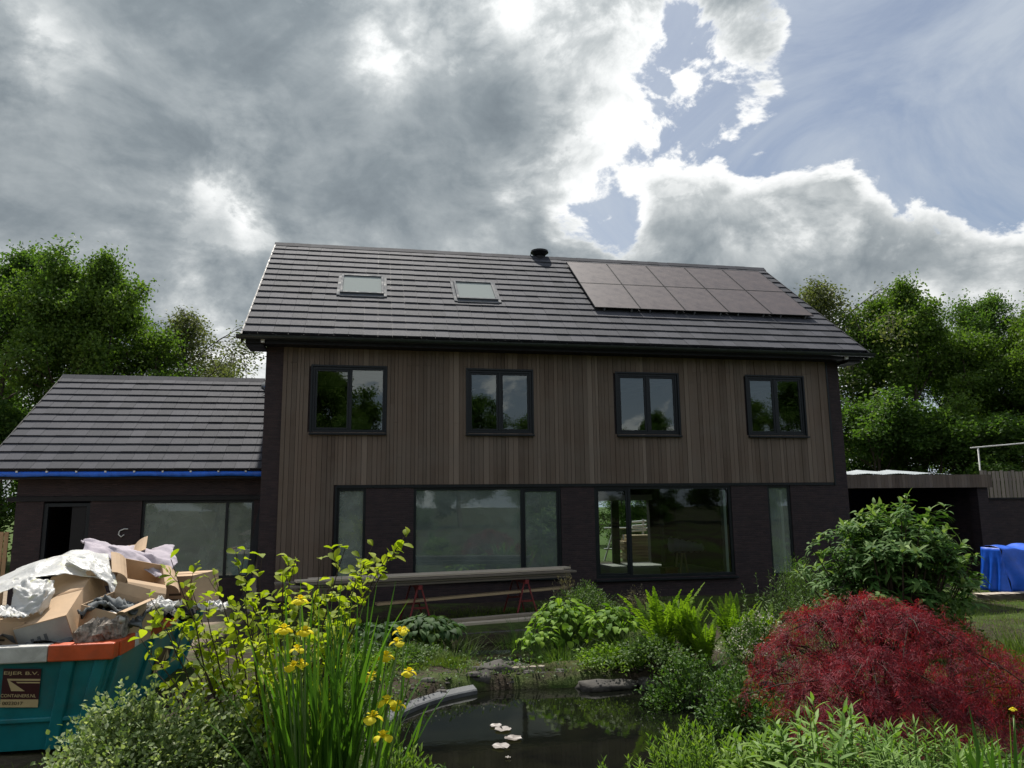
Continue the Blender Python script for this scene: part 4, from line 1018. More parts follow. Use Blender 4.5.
# ------------------------------------------------------------------ the waste container and its load
def build_container():
    # measured at its front edge: rim at px (115, 642), foot at px (97, 757)
    gz = -.60
    f = at_z(97, 757, gz); fy = f[1]
    rim = at_y(116, 642, fy-.12); rz = rim[2]; xr = rim[0]                 # right front rim corner
    far = at_y(217, 600, -5.6); L = 4.6
    XW = xr-2.3; y0 = fy-.12; y1 = y0+L; ins = .26
    off = (xr-1.1, y0+2, gz)
    t = thing('waste_container', 'teal waste container with a white and orange rim, heaped with rubbish', 'container', off)
    # body: sloping sides, open top
    mb = MB()
    B = [(XW+ins, y0+ins*.6, gz+.10), (xr-ins, y0+ins*.6, gz+.10), (xr-ins, y1-ins*1.5, gz+.10), (XW+ins, y1-ins*1.5, gz+.10)]
    ch = .16
    Tq = [(XW+.03, y0+.03, rz-.16), (xr-.03, y0+.03, rz-.16), (xr-.03, y1-.03, rz-.16), (XW+.03, y1-.03, rz-.16)]
    mb.poly(B[::-1])
    for i in range(4): j = (i+1) % 4; mb.poly([B[i], B[j], Tq[j], Tq[i]])
    I = [(a+(.05 if k in (0, 3) else -.05), b+(.05 if k < 2 else -.05), c) for k, (a, b, c) in enumerate(Tq)]
    J = [(a+(.05 if k in (0, 3) else -.05), b+(.05 if k < 2 else -.05), c+.04) for k, (a, b, c) in enumerate(B)]
    for i in range(4): j = (i+1) % 4; mb.poly([I[j], J[j], J[i], I[i]][::-1]); mb.poly([Tq[i], Tq[j], I[j], I[i]])
    mb.poly(J)
    mb.build('body', M['teal'], t)
    lerp = lambda a, b, s: tuple(a[k]+(b[k]-a[k])*s for k in range(3))
    # pressed ribs on the front and the right side
    for s in (.815, .955):
        a, b = lerp(B[0], B[1], s), lerp(Tq[0], Tq[1], s); w = .055; mb = MB()
        mb.hexa([(a[0]-w, a[1]-.045, a[2]), (a[0]+w, a[1]-.045, a[2]), (a[0]+w*1.4, a[1]+.02, a[2]), (a[0]-w*1.4, a[1]+.02, a[2]), (b[0]-w, b[1]-.045, b[2]), (b[0]+w, b[1]-.045, b[2]), (b[0]+w*1.4, b[1]+.02, b[2]), (b[0]-w*1.4, b[1]+.02, b[2])])
        mb.build('rib', M['teal'], t, bevel=.012)
    for s in (.03, .34, .66, .95):
        a, b = lerp(B[1], B[2], s), lerp(Tq[1], Tq[2], s); w = .06; mb = MB()
        mb.hexa([(a[0]-.02, a[1]-w, a[2]), (a[0]+.05, a[1]-w, a[2]), (a[0]+.05, a[1]+w, a[2]), (a[0]-.02, a[1]+w, a[2]), (b[0]-.02, b[1]-w, b[2]), (b[0]+.05, b[1]-w, b[2]), (b[0]+.05, b[1]+w, b[2]), (b[0]-.02, b[1]+w, b[2])])
        mb.build('rib', M['teal'], t, bevel=.012)
    # long crease low on the front
    a, b = lerp(B[0], Tq[0], .34), lerp(B[1], Tq[1], .34); mb = MB(); mb.bar((a[0]+.02, a[1]-.012, a[2]), (b[0]-.05, b[1]-.012, b[2]), .04, .05, (0, 0, 1)); mb.build('crease', M['teal'], t, bevel=.012)
    # foot skid
    for x in (XW+.5, xr-.6): mb = MB(); mb.box(x, x+.16, y0+.35, y1-.7, gz, gz+.10); mb.build('skid', M['black'], t)
    # striped rim: hollow section in colour blocks
    def rimseg(x0_, x1_, yy0, yy1, m, h0=-.165, h1=0):
        mb = MB(); mb.box(x0_, x1_, yy0, yy1, rz+h0, rz+h1); mb.build('rim', M[m], t, bevel=.014)
    fx = at_y(49.5, 650, y0)[0]
    seg = fx-(xr-.0)
    w = xr-.17-fx
    xs = [XW, fx-2*w, fx-w, fx, xr] if fx-2*w > XW else [XW, fx-w, fx, xr]
    cols = ['orange', 'greywhite'] * 3
    xs = [fx-2.0, fx-1.25, fx-.62, fx, xr]; xs = [x for x in xs if x > XW]; xs = [XW]+xs
    for i in range(len(xs)-1):
        rimseg(xs[i]+.001, xs[i+1]-.001, y0-.05, y0+.12, ['orange', 'greywhite'][(len(xs)-i) % 2])
    ys = [y0+.121, y0+.62, y0+1.25, y0+2.5, y0+3.4, y0+4.0, y1-.0]
    for i in range(len(ys)-1):
        m = ['orange', 'greywhite'][i % 2]
        rimseg(xr-.16, xr+.02, ys[i]+.001, ys[i+1]-.001, m); rimseg(XW-.02, XW+.16, ys[i]+.001, ys[i+1]-.001, m)
    rimseg(XW+.161, xr-.161, y1-.17, y1, 'greywhite')
    # small plates on the front right post
    a = lerp(B[0], B[1], .83); b = lerp(Tq[0], Tq[1], .83)
    def front(px, py): 
        N = np.cross(np.subtract(B[1], B[0]), np.subtract(Tq[0], B[0])); N = N/np.linalg.norm(N); return at_plane(px, py, np.array(B[0])+np.array([0, -.012, 0]), N)
    mb = MB(); mb.poly([front(88.5, 707.5), front(94.5, 707.5), front(101, 672), front(95, 672)]); mb.build('marker', M['greywhite'], t, solid=.004)
    # sign on the front, cut off by the photo's left edge
    P = [front(-2, 715), front(38, 707), front(38.3, 668.5), front(-2, 669)]
    o = front(0, 707); ex = unit(front(38, 707)-o); N = unit(np.cross(ex, front(0, 668.5)-o)); ez = np.cross(N, ex)
    W = np.linalg.norm(front(38, 707)-o); H = np.linalg.norm(front(0, 668.5)-o)
    Q = lambda u, v, h=.004: o+ex*W*u+ez*H*v+N*h
    mb = MB(); mb.poly([Q(0, 0), Q(1, 0), Q(1, 1), Q(0, 1)]); sg = mb.build('sign', M['maroon'], t, solid=.003)
    mb = MB(); mb.poly([Q(0, .0, .008), Q(1, .0, .008), Q(1, .205, .008), Q(0, .205, .008)]); mb.build('number_strip', M['cream'], sg)
    mb = MB(); mb.poly([Q(.12, .74, .008), Q(1, .74, .008), Q(1, .69, .008), Q(.19, .69, .008), Q(.62, .42, .008), Q(.26, .42, .008)]); mb.build('sail_emblem', M['cream'], sg)
    mb = MB(); mb.poly([Q(.36, .66, .0085), Q(1, .66, .0085), Q(1, .625, .0085), Q(.41, .625, .0085)]); mb.build('emblem_bar', M['cream'], sg)
    def text(s, u0, u1, v0, v1, mat_, name='lettering'):
        cu = bpy.data.curves.new('t', 'FONT'); cu.body = s; cu.size = 1; cu.extrude = 0; cu.offset = .012
        ob = bpy.data.objects.new('t', cu); COL.objects.link(ob); bpy.context.view_layer.update()
        me = bpy.data.meshes.new_from_object(ob.evaluated_get(bpy.context.evaluated_depsgraph_get())); bpy.data.objects.remove(ob)
        co = np.array([v.co[:] for v in me.vertices]); mn, mx = co.min(0), co.max(0)
        for v, c in zip(me.vertices, co):
            u = u0+(u1-u0)*(c[0]-mn[0])/(mx[0]-mn[0]); w_ = v0+(v1-v0)*(c[1]-mn[1])/(mx[1]-mn[1]); v.co = Q(u, w_, .011)
        me.materials.clear(); me.materials.append(M[mat_]); link(name, me, sg)
    text('EIJER B.V.', .03, .95, .82, .93, 'cream'); text('CONTAINERS.NL', .0, .93, .26, .345, 'cream'); text('0023017', .06, .60, .06, .15, 'darkprint')
    # emblem on the right side
    N2 = np.cross(np.subtract(B[2], B[1]), np.subtract(Tq[1], B[1])); N2 = unit(N2); 
    def side(px, py): return at_plane(px, py, np.array(B[1])+np.array([.014, 0, 0]), N2)
    mb = MB(); mb.poly([side(152, 674), side(174, 660), side(177, 642), side(158, 652)]); sd = mb.build('side_sign', M['maroon'], t, solid=.003)
    mb = MB(); mb.poly([p+N2*.008 for p in (side(152.5, 674), side(174, 660), side(174.6, 656.5), side(153, 669.5))]); mb.build('number_strip', M['cream'], sd)
    mb = MB(); mb.poly([p+N2*.008 for p in (side(160, 664), side(163, 661), side(166, 650))]); mb.build('sail_emblem', M['cream'], sd)
    mb = MB(); mb.poly([p+N2*.008 for p in (side(164.5, 660), side(169, 657), side(166.6, 649))]); mb.build('sail_emblem', M['cream'], sd)
    fix(t, off)
    return rz, y0, y1, XW, xr
RZ, CY0, CY1, CXL, CXR = build_container()

def carton(label, c, size, rot, group='cardboard boxes in the container', open_flaps=None, end=None, print_=False):
    """cardboard box: thin walls, taped or open top, flaps as parts"""
    t = thing('cardboard_box', label, 'cardboard box', c, 0, group); t.rotation_euler = rot
    w, d, h = [q/2 for q in size]; th = .008; mb = MB()
    mb.box(-w, w, -d, d, -h, -h+th); mb.box(-w, -w+th, -d, d, -h+th, h); mb.box(w-th, w, -d, d, -h+th, h); mb.box(-w+th, w-th, -d, -d+th, -h+th, h); mb.box(-w+th, w-th, d-th, d, -h+th, h)
    if not open_flaps: mb.box(-w+th, w-th, -d+th, d-th, h-th, h-.002)
    mb.build('carton', M['card'], t)
    if not open_flaps:
        mb = MB(); mb.box(-w-.001, w+.001, -.025, .025, h+.0005, h+.002); mb.build('tape', M['card_dark'], t)
        mb = MB(); mb.box(-w*.05, w*.5, -d-.0015, -d-.0005, -h*.15, -h*.02); mb.build('printed_line', M['darkprint'], t)
        mb = MB(); mb.box(-w*.05, w*.45, -d-.0015, -d-.0005, -h*.40, -h*.34); mb.build('printed_line', M['darkprint'], t)
    else:
        for (sx, sy, ang, ln) in open_flaps:
            mb = MB(); n = 4; g = []
            for i in range(n+1):
                s = i/n; a = R(ang)*(.6+.4*s); o_ = ln*s
                if sx: g.append([(sx*(w+o_*math.sin(a)), y*d*.98, h+o_*math.cos(a)) for y in (-1, -.3, .3, 1)])
                else: g.append([(x*w*.98, sy*(d+o_*math.sin(a)), h+o_*math.cos(a)) for x in (-1, -.3, .3, 1)])
            mb.grid(g); mb.build('flap', M['card'], t, solid=.006)
    if end:
        mb = MB(); mb.box(-w*.97, w*.97, -d-.003, -d-.001, -h*.95, h*.95); e_ = mb.build('printed_end', M['card_white'], t)
        for q in range(3): mb = MB(); mb.box(-w*.5+q*w*.25, -w*.38+q*w*.25, -d-.005, -d-.0035, -h*(.1+.1*q), h*(.2+.05*q)); mb.build('print_mark', M['foam'], e_)
    return t
def sheet(name, mat, label, cat, pts, n=26, amp=.05, seed=0, solid=.006, fold=3.0):
    """crumpled sheet through a coarse grid of points pts[i][j]"""
    rng = np.random.default_rng(seed); A = np.array(pts, float); a, b = A.shape[:2]
    def samp(s, t_):
        f = s*(a-1); g = t_*(b-1); i, j = min(int(f), a-2), min(int(g), b-2); f -= i; g -= j
        f = f*f*(3-2*f)*.5+f*.5; g = g*g*(3-2*g)*.5+g*.5
        return (A[i, j]*(1-f)+A[i+1, j]*f)*(1-g)+(A[i, j+1]*(1-f)+A[i+1, j+1]*f)*g
    ph = rng.random((6, 3))*6.28; fr = rng.uniform(fold, fold*5, (6, 2))*rng.choice([-1, 1], (6, 2))
    G = []
    for i in range(n+1):
        row = []
        for j in range(n+1):
            s, t_ = i/n, j/n; p = samp(s, t_)
            dz = sum(abs(math.sin(fr[k, 0]*s+fr[k, 1]*t_+ph[k, 0]))-.6 for k in range(6))/6
            q = rng.normal(size=3)*amp*.025
            row.append(p+np.array([.35*amp*math.sin(fr[0, 1]*t_*1.3+ph[0, 1]), -.6*amp*dz, amp*1.6*dz])+q)
        G.append(row)
    c = np.mean(np.array(G).reshape(-1, 3), 0); mb = MB(); mb.grid(G)
    o = mb.build(name, M[mat], None, smooth=True, solid=solid, origin=c); return tag(o, label, cat)
def load_container():
    Y = lambda px, py, dy: at_y(px, py, CY0+dy)
    # long carton lying with its printed end towards the camera
    a = Y(40, 634, .25); b = Y(85, 580, 1.5); ax = unit(b-a); L = np.linalg.norm(b-a)
    t = carton('long cardboard box with a pale printed end, tilted over the front rim', (a+b)/2+np.array([0, 0, -.06]), (.52, L, .40), (math.asin(ax[2]), R(-14), math.atan2(-ax[0], ax[1])), end=True)
    carton('cardboard box low in the left front corner of the container', Y(-4, 633, .45), (.62, .5, .34), (R(4), R(5), R(8)))
    carton('opened cardboard box full of grey scraps in front of the heap', Y(113, 617, .55), (.44, .5, .34), (R(10), R(12), R(-20)), open_flaps=[(1, 0, 70, .10), (0, 1, 20, .12)])
    carton('wide open cardboard box with torn flaps on top of the heap', Y(140, 583, 1.9), (.48, .5, .34), (R(28), R(14), R(28)), open_flaps=[(0, -1, 122, .34), (1, 0, 110, .22), (-1, 0, 75, .2)])
    carton('square cardboard box at the right back of the heap', Y(184, 590, 3.0), (.72, .6, .46), (R(3), R(-3), R(-24)))
    carton('flattened cardboard box behind the crumpled plastic film', Y(112, 566, 2.9), (.6, .5, .34), (R(20), R(-8), R(10)), open_flaps=[(0, -1, 100, .25), (1, 0, 60, .2)])
    carton('torn cardboard piece standing inside the right rim', Y(138, 628, .75), (.10, .30, .34), (R(12), R(14), R(-28)))
    # foam and scraps in the open box
    rng = np.random.default_rng(5)
    for i, (px, py, dy) in enumerate(((104, 612, .5), (118, 606, .6), (124, 616, .55))):
        c = Y(px, py, dy)
        pts = [[c+np.array([(u-.5)*.40, (v-.5)*.4, .10*math.sin(3*u+i)*math.cos(2*v)]) for v in np.linspace(0, 1, 4)] for u in np.linspace(0, 1, 4)]
        sheet('scrap_sheet', 'foam', ['dark grey scrap on the left of the opened box', 'dark grey scrap at the back of the opened box', 'dark grey scrap leaning at the right of the opened box'][i], 'scrap', pts, 14, .12, i, .02)
    c0, c1 = Y(110, 613, .30), Y(123, 621, .22); mb = MB(); mb.tube([c0, c1], .035, n=8); tag(mb.build('pipe_end', M['greywhite'], None, smooth=True, origin=(c0+c1)/2), 'short pale pipe lying among the grey scraps', 'pipe')
    # bark covered log
    c0, c1 = Y(78, 638, .12), Y(126, 627, .30); g = []
    for i in range(25):
        s = i/24; p = c0+(c1-c0)*s; row = []
        for k in range(13):
            a = 2*math.pi*(k % 12)/12; r_ = (.105+.02*math.sin(9*s+3*a)+.025*rng.random())*(.75+.5*math.sin(math.pi*(.15+.7*s)))
            row.append(p+np.array([.1*r_*math.cos(a), r_*math.cos(a)*.9, r_*math.sin(a)]))
        row[12] = row[0]; g.append(row)
    mb = MB(); mb.grid(g); mb.poly(g[0][:12][::-1]); mb.poly(g[-1][:12]); tag(mb.build('bark_log', M['bark'], None, origin=(c0+c1)/2), 'rough grey brown piece of bark lying along the front rim', 'log')
    # film, bag and felt
    pts = [[Y(-30, 606, .3), Y(-30, 596, 1.0), Y(-30, 590, 2.0)], [Y(2, 590, .5), Y(10, 578, 1.2), Y(15, 570, 2.1)], [Y(30, 580, .7), Y(38, 565, 1.4), Y(45, 559, 2.2)], [Y(62, 573, .95), Y(64, 556, 1.6), Y(70, 552, 2.4)], [Y(95, 580, 1.1), Y(90, 557, 1.8), Y(95, 551, 2.5)], [Y(117, 588, 1.2), Y(112, 566, 1.9), Y(106, 552, 2.6)]]
    sheet('plastic_film', 'plastic', 'crumpled milky plastic film with yellow streaks across the heap', 'plastic film', pts, 60, .07, 3, .004, 2.2)
    pts = [[Y(66, 562, 1.15), Y(72, 556, 1.7)], [Y(88, 570, .95), Y(95, 560, 1.6)], [Y(108, 584, .9), Y(112, 572, 1.5)], [Y(116, 604, .9), Y(118, 590, 1.4)]]
    sheet('plastic_film', 'plastic', 'clear wrinkled plastic hanging over the upper end of the long box', 'plastic film', pts, 40, .055, 8, .004, 3.2)
    pts = [[Y(8, 612, .35), Y(12, 590, .5), Y(16, 578, .8)], [Y(22, 614, .25), Y(30, 596, .35), Y(30, 578, .7)], [Y(36, 614, .25), Y(44, 592, .4), Y(48, 580, .7)], [Y(44, 612, .4), Y(54, 590, .6), Y(56, 582, .9)]]
    sheet('plastic_bag', 'plastic', 'small clear plastic bag stuffed beside the long box', 'plastic bag', pts, 30, .06, 12, .004, 2.6)
    pts = [[Y(-10, 616, .2), Y(0, 606, .4)], [Y(10, 617, .16), Y(14, 607, .4)], [Y(28, 617, .16), Y(30, 607, .4)]]
    sheet('plastic_bag', 'plastic', 'white plastic scrap on the box at the left front', 'plastic bag', pts, 16, .06, 14, .004, 5)
    pts = [[Y(83, 556, 2.2), Y(83, 543, 2.6), Y(83, 541, 3.0)], [Y(110, 560, 2.3), Y(108, 548, 2.6), Y(110, 544, 3.1)], [Y(135, 566, 2.2), Y(134, 553, 2.5), Y(132, 548, 3.1)], [Y(156, 575, 2.0), Y(152, 558, 2.4), Y(152, 549, 3.1)], [Y(170, 582, 2.0), Y(176, 560, 2.4), Y(174, 545, 3.0)]]
    sheet('felt_blanket', 'felt', 'lilac grey felt blanket thrown over the top of the heap', 'blanket', pts, 44, .07, 21, .014, 3)
    for i, (px, py, dy, lb) in enumerate(((150, 603, 1.0, 'crumpled pale plastic under the torn open box'), (165, 612, 1.5, 'dark crumpled sheet near the right rim'), (205, 604, 2.8, 'crumpled white plastic at the far right corner'))):
        c = Y(px, py, dy); pts = [[c+np.array([(u-.5)*.55, (v-.5)*.5, -.1*abs(u-.5)]) for v in np.linspace(0, 1, 4)] for u in np.linspace(0, 1, 4)]
        sheet('crumpled_sheet', ('plastic', 'black', 'plastic')[i], lb, 'sheet', pts, 18, .16, 30+i, .005, 4)
    # bed of mixed rubbish filling the container below the visible things
    g = [[(CXL+.12+(CXR-CXL-.24)*i/20, CY0+.15+(CY1-CY0-.5)*j/30, RZ-.16+.18*math.sin(math.pi*i/20)+.14*math.sin(math.pi*j/30)+.07*rng.normal()) for j in range(31)] for i in range(21)]
    mb = MB(); mb.grid(g); o = mb.build('mixed_rubbish', M['foam'], None, smooth=False, origin=((CXL+CXR)/2, (CY0+CY1)/2, RZ)); tag(o, 'mixed grey rubbish filling the container below the boxes', 'rubbish', None, 'stuff')
load_container()

# ------------------------------------------------------------------ garden plants
def spot(px, d):
    """the point of the ground seen in column px at distance d"""
    row = 650.0
    for _ in range(12):
        p = at_depth(px, row, d); row -= (float(zg(p[0], p[1]))-p[2])*F_PX/d*.9
    p = at_depth(px, row, d); return np.array([p[0], p[1], float(zg(p[0], p[1]))])
def height(px, py, d, base): return at_depth(px, py, d)[2]-base[2]
def azel(az, el): return np.stack([np.cos(az)*np.cos(el), np.sin(az)*np.cos(el), np.sin(el)], -1)
UPV = np.array([0., 0, 1])
LM = {
    'yellowgreen': leafmat('young_leaf', [(.16, .22, .012), (.26, .33, .018), (.38, .43, .035)], .55, .5),
    'varieg': leafmat('variegated_leaf', [(.06, .11, .03), (.20, .27, .11), (.52, .56, .38)], .35, .5),
    'iris': leafmat('iris_leaf', [(.040, .11, .016), (.075, .17, .022), (.13, .25, .03)], .42, .4),
    'yellow': leafmat('yellow_petal', [(.70, .56, .010), (.82, .69, .018), (.86, .76, .05)], .45, .6, (1, 1, .9)),
    'hosta': leafmat('hosta_leaf', [(.075, .165, .018), (.15, .27, .026), (.24, .37, .04)], .38, .5, spec=.15),
    'hostadark': leafmat('dark_hosta_leaf', [(.020, .050, .016), (.035, .080, .022), (.06, .11, .03)], .25, .5, spec=.12),
    'fern': leafmat('fern_frond', [(.085, .17, .015), (.15, .25, .018), (.22, .33, .03)], .45, .5),
    'rhodo': leafmat('lance_leaf', [(.036, .095, .020), (.065, .140, .030), (.105, .185, .05), (.24, .33, .13)], .32, .5, spec=.15),
    'newleaf': leafmat('new_shoot_leaf', [(.12, .19, .05), (.18, .26, .08), (.24, .32, .12)], .4, .5),
    'maple': leafmat('red_maple_leaf', [(.055, .014, .024), (.16, .022, .036), (.34, .045, .060)], .40, .5, (1.5, .7, .6)),
    'lily': leafmat('pale_green_leaf', [(.085, .18, .030), (.15, .26, .05), (.24, .36, .10)], .36, .45),
    'laurel': leafmat('bright_upright_leaf', [(.075, .16, .018), (.14, .24, .024), (.23, .33, .05)], .4, .4),
    'grass': leafmat('grass_blade', [(.045, .085, .014), (.085, .14, .02), (.15, .20, .035)], .4, .6),
    'dry': leafmat('dry_grass', [(.12, .10, .06), (.20, .17, .11), (.28, .25, .18)], .3, .7),
    'cover': leafmat('ground_cover_leaf', [(.030, .070, .014), (.060, .125, .024), (.12, .20, .04)], .3, .45),
    'mid': leafmat('mid_green_leaf', [(.040, .085, .020), (.075, .135, .030), (.13, .20, .05)], .35, .45),
    'grey': leafmat('grey_green_leaf', [(.07, .105, .065), (.12, .16, .10), (.20, .24, .16)], .3, .55),
    'blossom': leafmat('cream_blossom', [(.45, .42, .33), (.58, .56, .46), (.66, .64, .56)], .4, .6, (1, 1, .9)),
    'lilypad': leafmat('lily_pad', [(.17, .12, .11), (.24, .22, .20), (.30, .27, .25)], .1, .3),
}
RNG = np.random.default_rng(77)
def stems_mesh(lines, r0, r1, name, mat, parent, n=5):
    mb = MB()
    for l in lines: mb.tube(l, r0, r1, n, caps=False)
    return mb.build(name, M[mat], parent, smooth=True)

def mound(name, label, cat, px, d, top, halfw, leafL, leafW, n, mat, group=None, prof='leaf', seed=0, upright=.3, shells=.45, squash=1.0, stems=14, blossom=0, bmat='blossom', lumps=5, twig='twig', bend=.5, depth=None):
    """a bushy plant: shoots from the base, each carrying leaves in its outer part; uneven outline from lumps"""
    rng = np.random.default_rng(1000+seed); b = spot(px, d); H = max(.12, height(px, top, d, b)); Rr = halfw/F_PX*d; Dp = depth or Rr
    t = thing(name, label, cat, b, 0, group)
    # shoot tips over an uneven dome
    ns = max(12, n//16); az = rng.uniform(0, 6.283, ns); u = rng.random(ns)**.6; hh = np.sqrt(np.clip(1-(u*.96)**2, 0, 1))
    lump = 1+.22*np.sin(az*3+seed)+.16*np.sin(az*5+u*7+seed*2)+rng.normal(size=ns)*.10
    tips = np.stack([np.cos(az)*u*Rr*lump, np.sin(az)*u*Dp*lump, H*(hh*.9+.1)*(.80+.2*rng.random(ns)+.10*np.sin(az*2+seed))], 1)
    tips[:, 2] = np.minimum(tips[:, 2], H*1.04)
    base = tips*np.array([.18, .18, 0]); 
    s = 1-shells*rng.random((ns, 16))**1.3
    P = base[:, None]+(tips-base)[:, None]*s[:, :, None]; P[..., 2] = tips[:, None, 2]*s**.85
    P = P.reshape(-1, 3)[:n]+rng.normal(size=(len(P.reshape(-1, 3)[:n]), 3))*leafL*.55
    sh = np.repeat(rng.random(ns), 16)[:len(P)]
    P[:, 2] = np.maximum(P[:, 2], .02)
    out = unit(P*np.array([1, 1, .6])+np.array([0, 0, .01])); D = unit(out+rng.normal(size=P.shape)*.75+UPV*upright)
    U = unit(UPV*1.0+rng.normal(size=P.shape)*.5+out*.3)
    f = Fol(); L = leafL*rng.uniform(.6, 1.2, len(P)); f.add(P, D, U, L, L*leafW/leafL, 3, rng.uniform(.1, 1.0, len(P))*bend, .25, prof, np.clip(sh*.5+rng.random(len(P))*.5, 0, 1))
    f.build('foliage', LM[mat], t)
    idx = rng.choice(ns, min(stems, ns), replace=False)
    stems_mesh([[base[i]*.5, base[i]*.4+tips[i]*.45*np.array([.8, .8, 1]), tips[i]*.93] for i in idx], .004+.006*H, .003, 'stems', twig, t)
    if blossom:
        q = tips[rng.choice(ns, min(blossom, ns), replace=False)]; q = np.repeat(q, 14, 0)+rng.normal(size=(len(q)*14, 3))*.035
        f = Fol(); f.add(q, rdir(rng, len(q)), rdir(rng, len(q))+UPV, .03, .022, 2, .4, .2, 'petal', rng=rng); f.build('blossom', LM[bmat], t)
    return t
def tuft(name, label, cat, px, d, top, halfw, n, W, mat, group=None, seed=0, bend=.7, spread=.5, base_r=.5, prof='blade', k=5, rx=None, tilt=0.0):
    """blades rising from one clump"""
    rng = np.random.default_rng(2000+seed); b = spot(px, d); H = max(.1, height(px, top, d, b)); Rr = halfw/F_PX*d
    t = thing(name, label, cat, b, 0, group)
    a = rng.uniform(0, 6.283, n); r = np.sqrt(rng.random(n))*Rr*base_r
    P = np.stack([np.cos(a)*r*(rx or 1), np.sin(a)*r, np.zeros(n)], 1)
    P[:, 2] = zg(P[:, 0]+b[0], P[:, 1]+b[1])-b[2]-.01
    el = np.clip(R(90)-spread*(.25+.75*rng.random(n))*(.4+r/(Rr*base_r+1e-6)), .35, 1.57); aa = a+rng.normal(size=n)*.7
    D = azel(aa, el); D[:, 0] += tilt; U = -azel(aa, el-R(90)); U[:, 2] = np.abs(U[:, 2])
    f = Fol(); L = H*rng.uniform(.45, 1.06, n)/np.maximum(.6, np.sin(el)); f.add(P, D, U, L, W*rng.uniform(.6, 1.2, n), k, bend*rng.random(n)**1.5, .3, prof, rng=rng)
    f.build('blades', LM[mat], t); return t

def build_iris(px, d, tops, halfw, nb, label, seed, flowers):
    rng = np.random.default_rng(3000+seed); b = spot(px, d); H = height(px, tops, d, b); Rr = halfw/F_PX*d
    t = thing('iris_clump', label, 'iris', b, 0, 'yellow flag irises')
    f = Fol()
    nf = nb//5
    for i in range(nf):       # fans of five blades
        a = rng.uniform(0, 6.283); r = Rr*.62*math.sqrt(rng.random()); c = np.array([r*math.cos(a), r*math.sin(a)*.7, -.03]); fa = rng.uniform(0, 3.14)
        for j in range(5):
            q = (j-2)/2; dx = np.array([math.cos(fa), math.sin(fa), 0]); D = unit(UPV+dx*q*.17+rng.normal(size=3)*.06); nrm = np.array([-math.sin(fa), math.cos(fa), 0])
            if rng.random() < .5: nrm = -nrm
            f.add(c+dx*q*.03, D, nrm, H*rng.uniform(.58, 1.06)*(1-.12*abs(q)), rng.uniform(.030, .048), 7, rng.random()**2*.9, .12, 'blade', rng=rng)
    f.build('leaf_blades', LM['iris'], t)
    for (fx, fy, fd, sz) in flowers:
        p = at_depth(fx, fy, d+fd)-b; foot = np.array([p[0]*.55+rng.normal()*.04, p[1]*.6, -.02])
        mb = MB(); mb.tube([foot, foot*.5+p*.5+np.array([.01, 0, 0]), p-np.array([0, 0, .03])], .007, .005, 6); mb.build('stalk', M['stem'], t, smooth=True)
        f = Fol(); s = sz*.039; a0 = rng.uniform(0, 6.28)
        for k in range(3):
            a = a0+k*2.094; D = azel(np.array(a), np.array(.65)); U = -azel(np.array(a), np.array(.65-1.57)); U = U if U[2] > 0 else -U
            f.add(p+D*.008, D, U, s*1.65, s*1.75, 7, 2.3, -.22, 'petal', rnd=rng.uniform(.2, 1), rng=rng)      # falls
            a += 1.047; D = azel(np.array(a), np.array(1.2)); U = -azel(np.array(a), np.array(1.2-1.57)); U = U if U[2] > 0 else -U
            f.add(p+D*.006, D, -U, s*.8, s*.8, 4, .9, .3, 'petal', rnd=rng.uniform(.4, 1), rng=rng)             # standards
            f.add(p+D*.006, D, U, s*1.0, s*.8, 4, 1.4, .2, 'petal', rnd=rng.uniform(.1, .6), rng=rng)            # style arms
        f.build('flower', LM['yellow'], t)
    return t

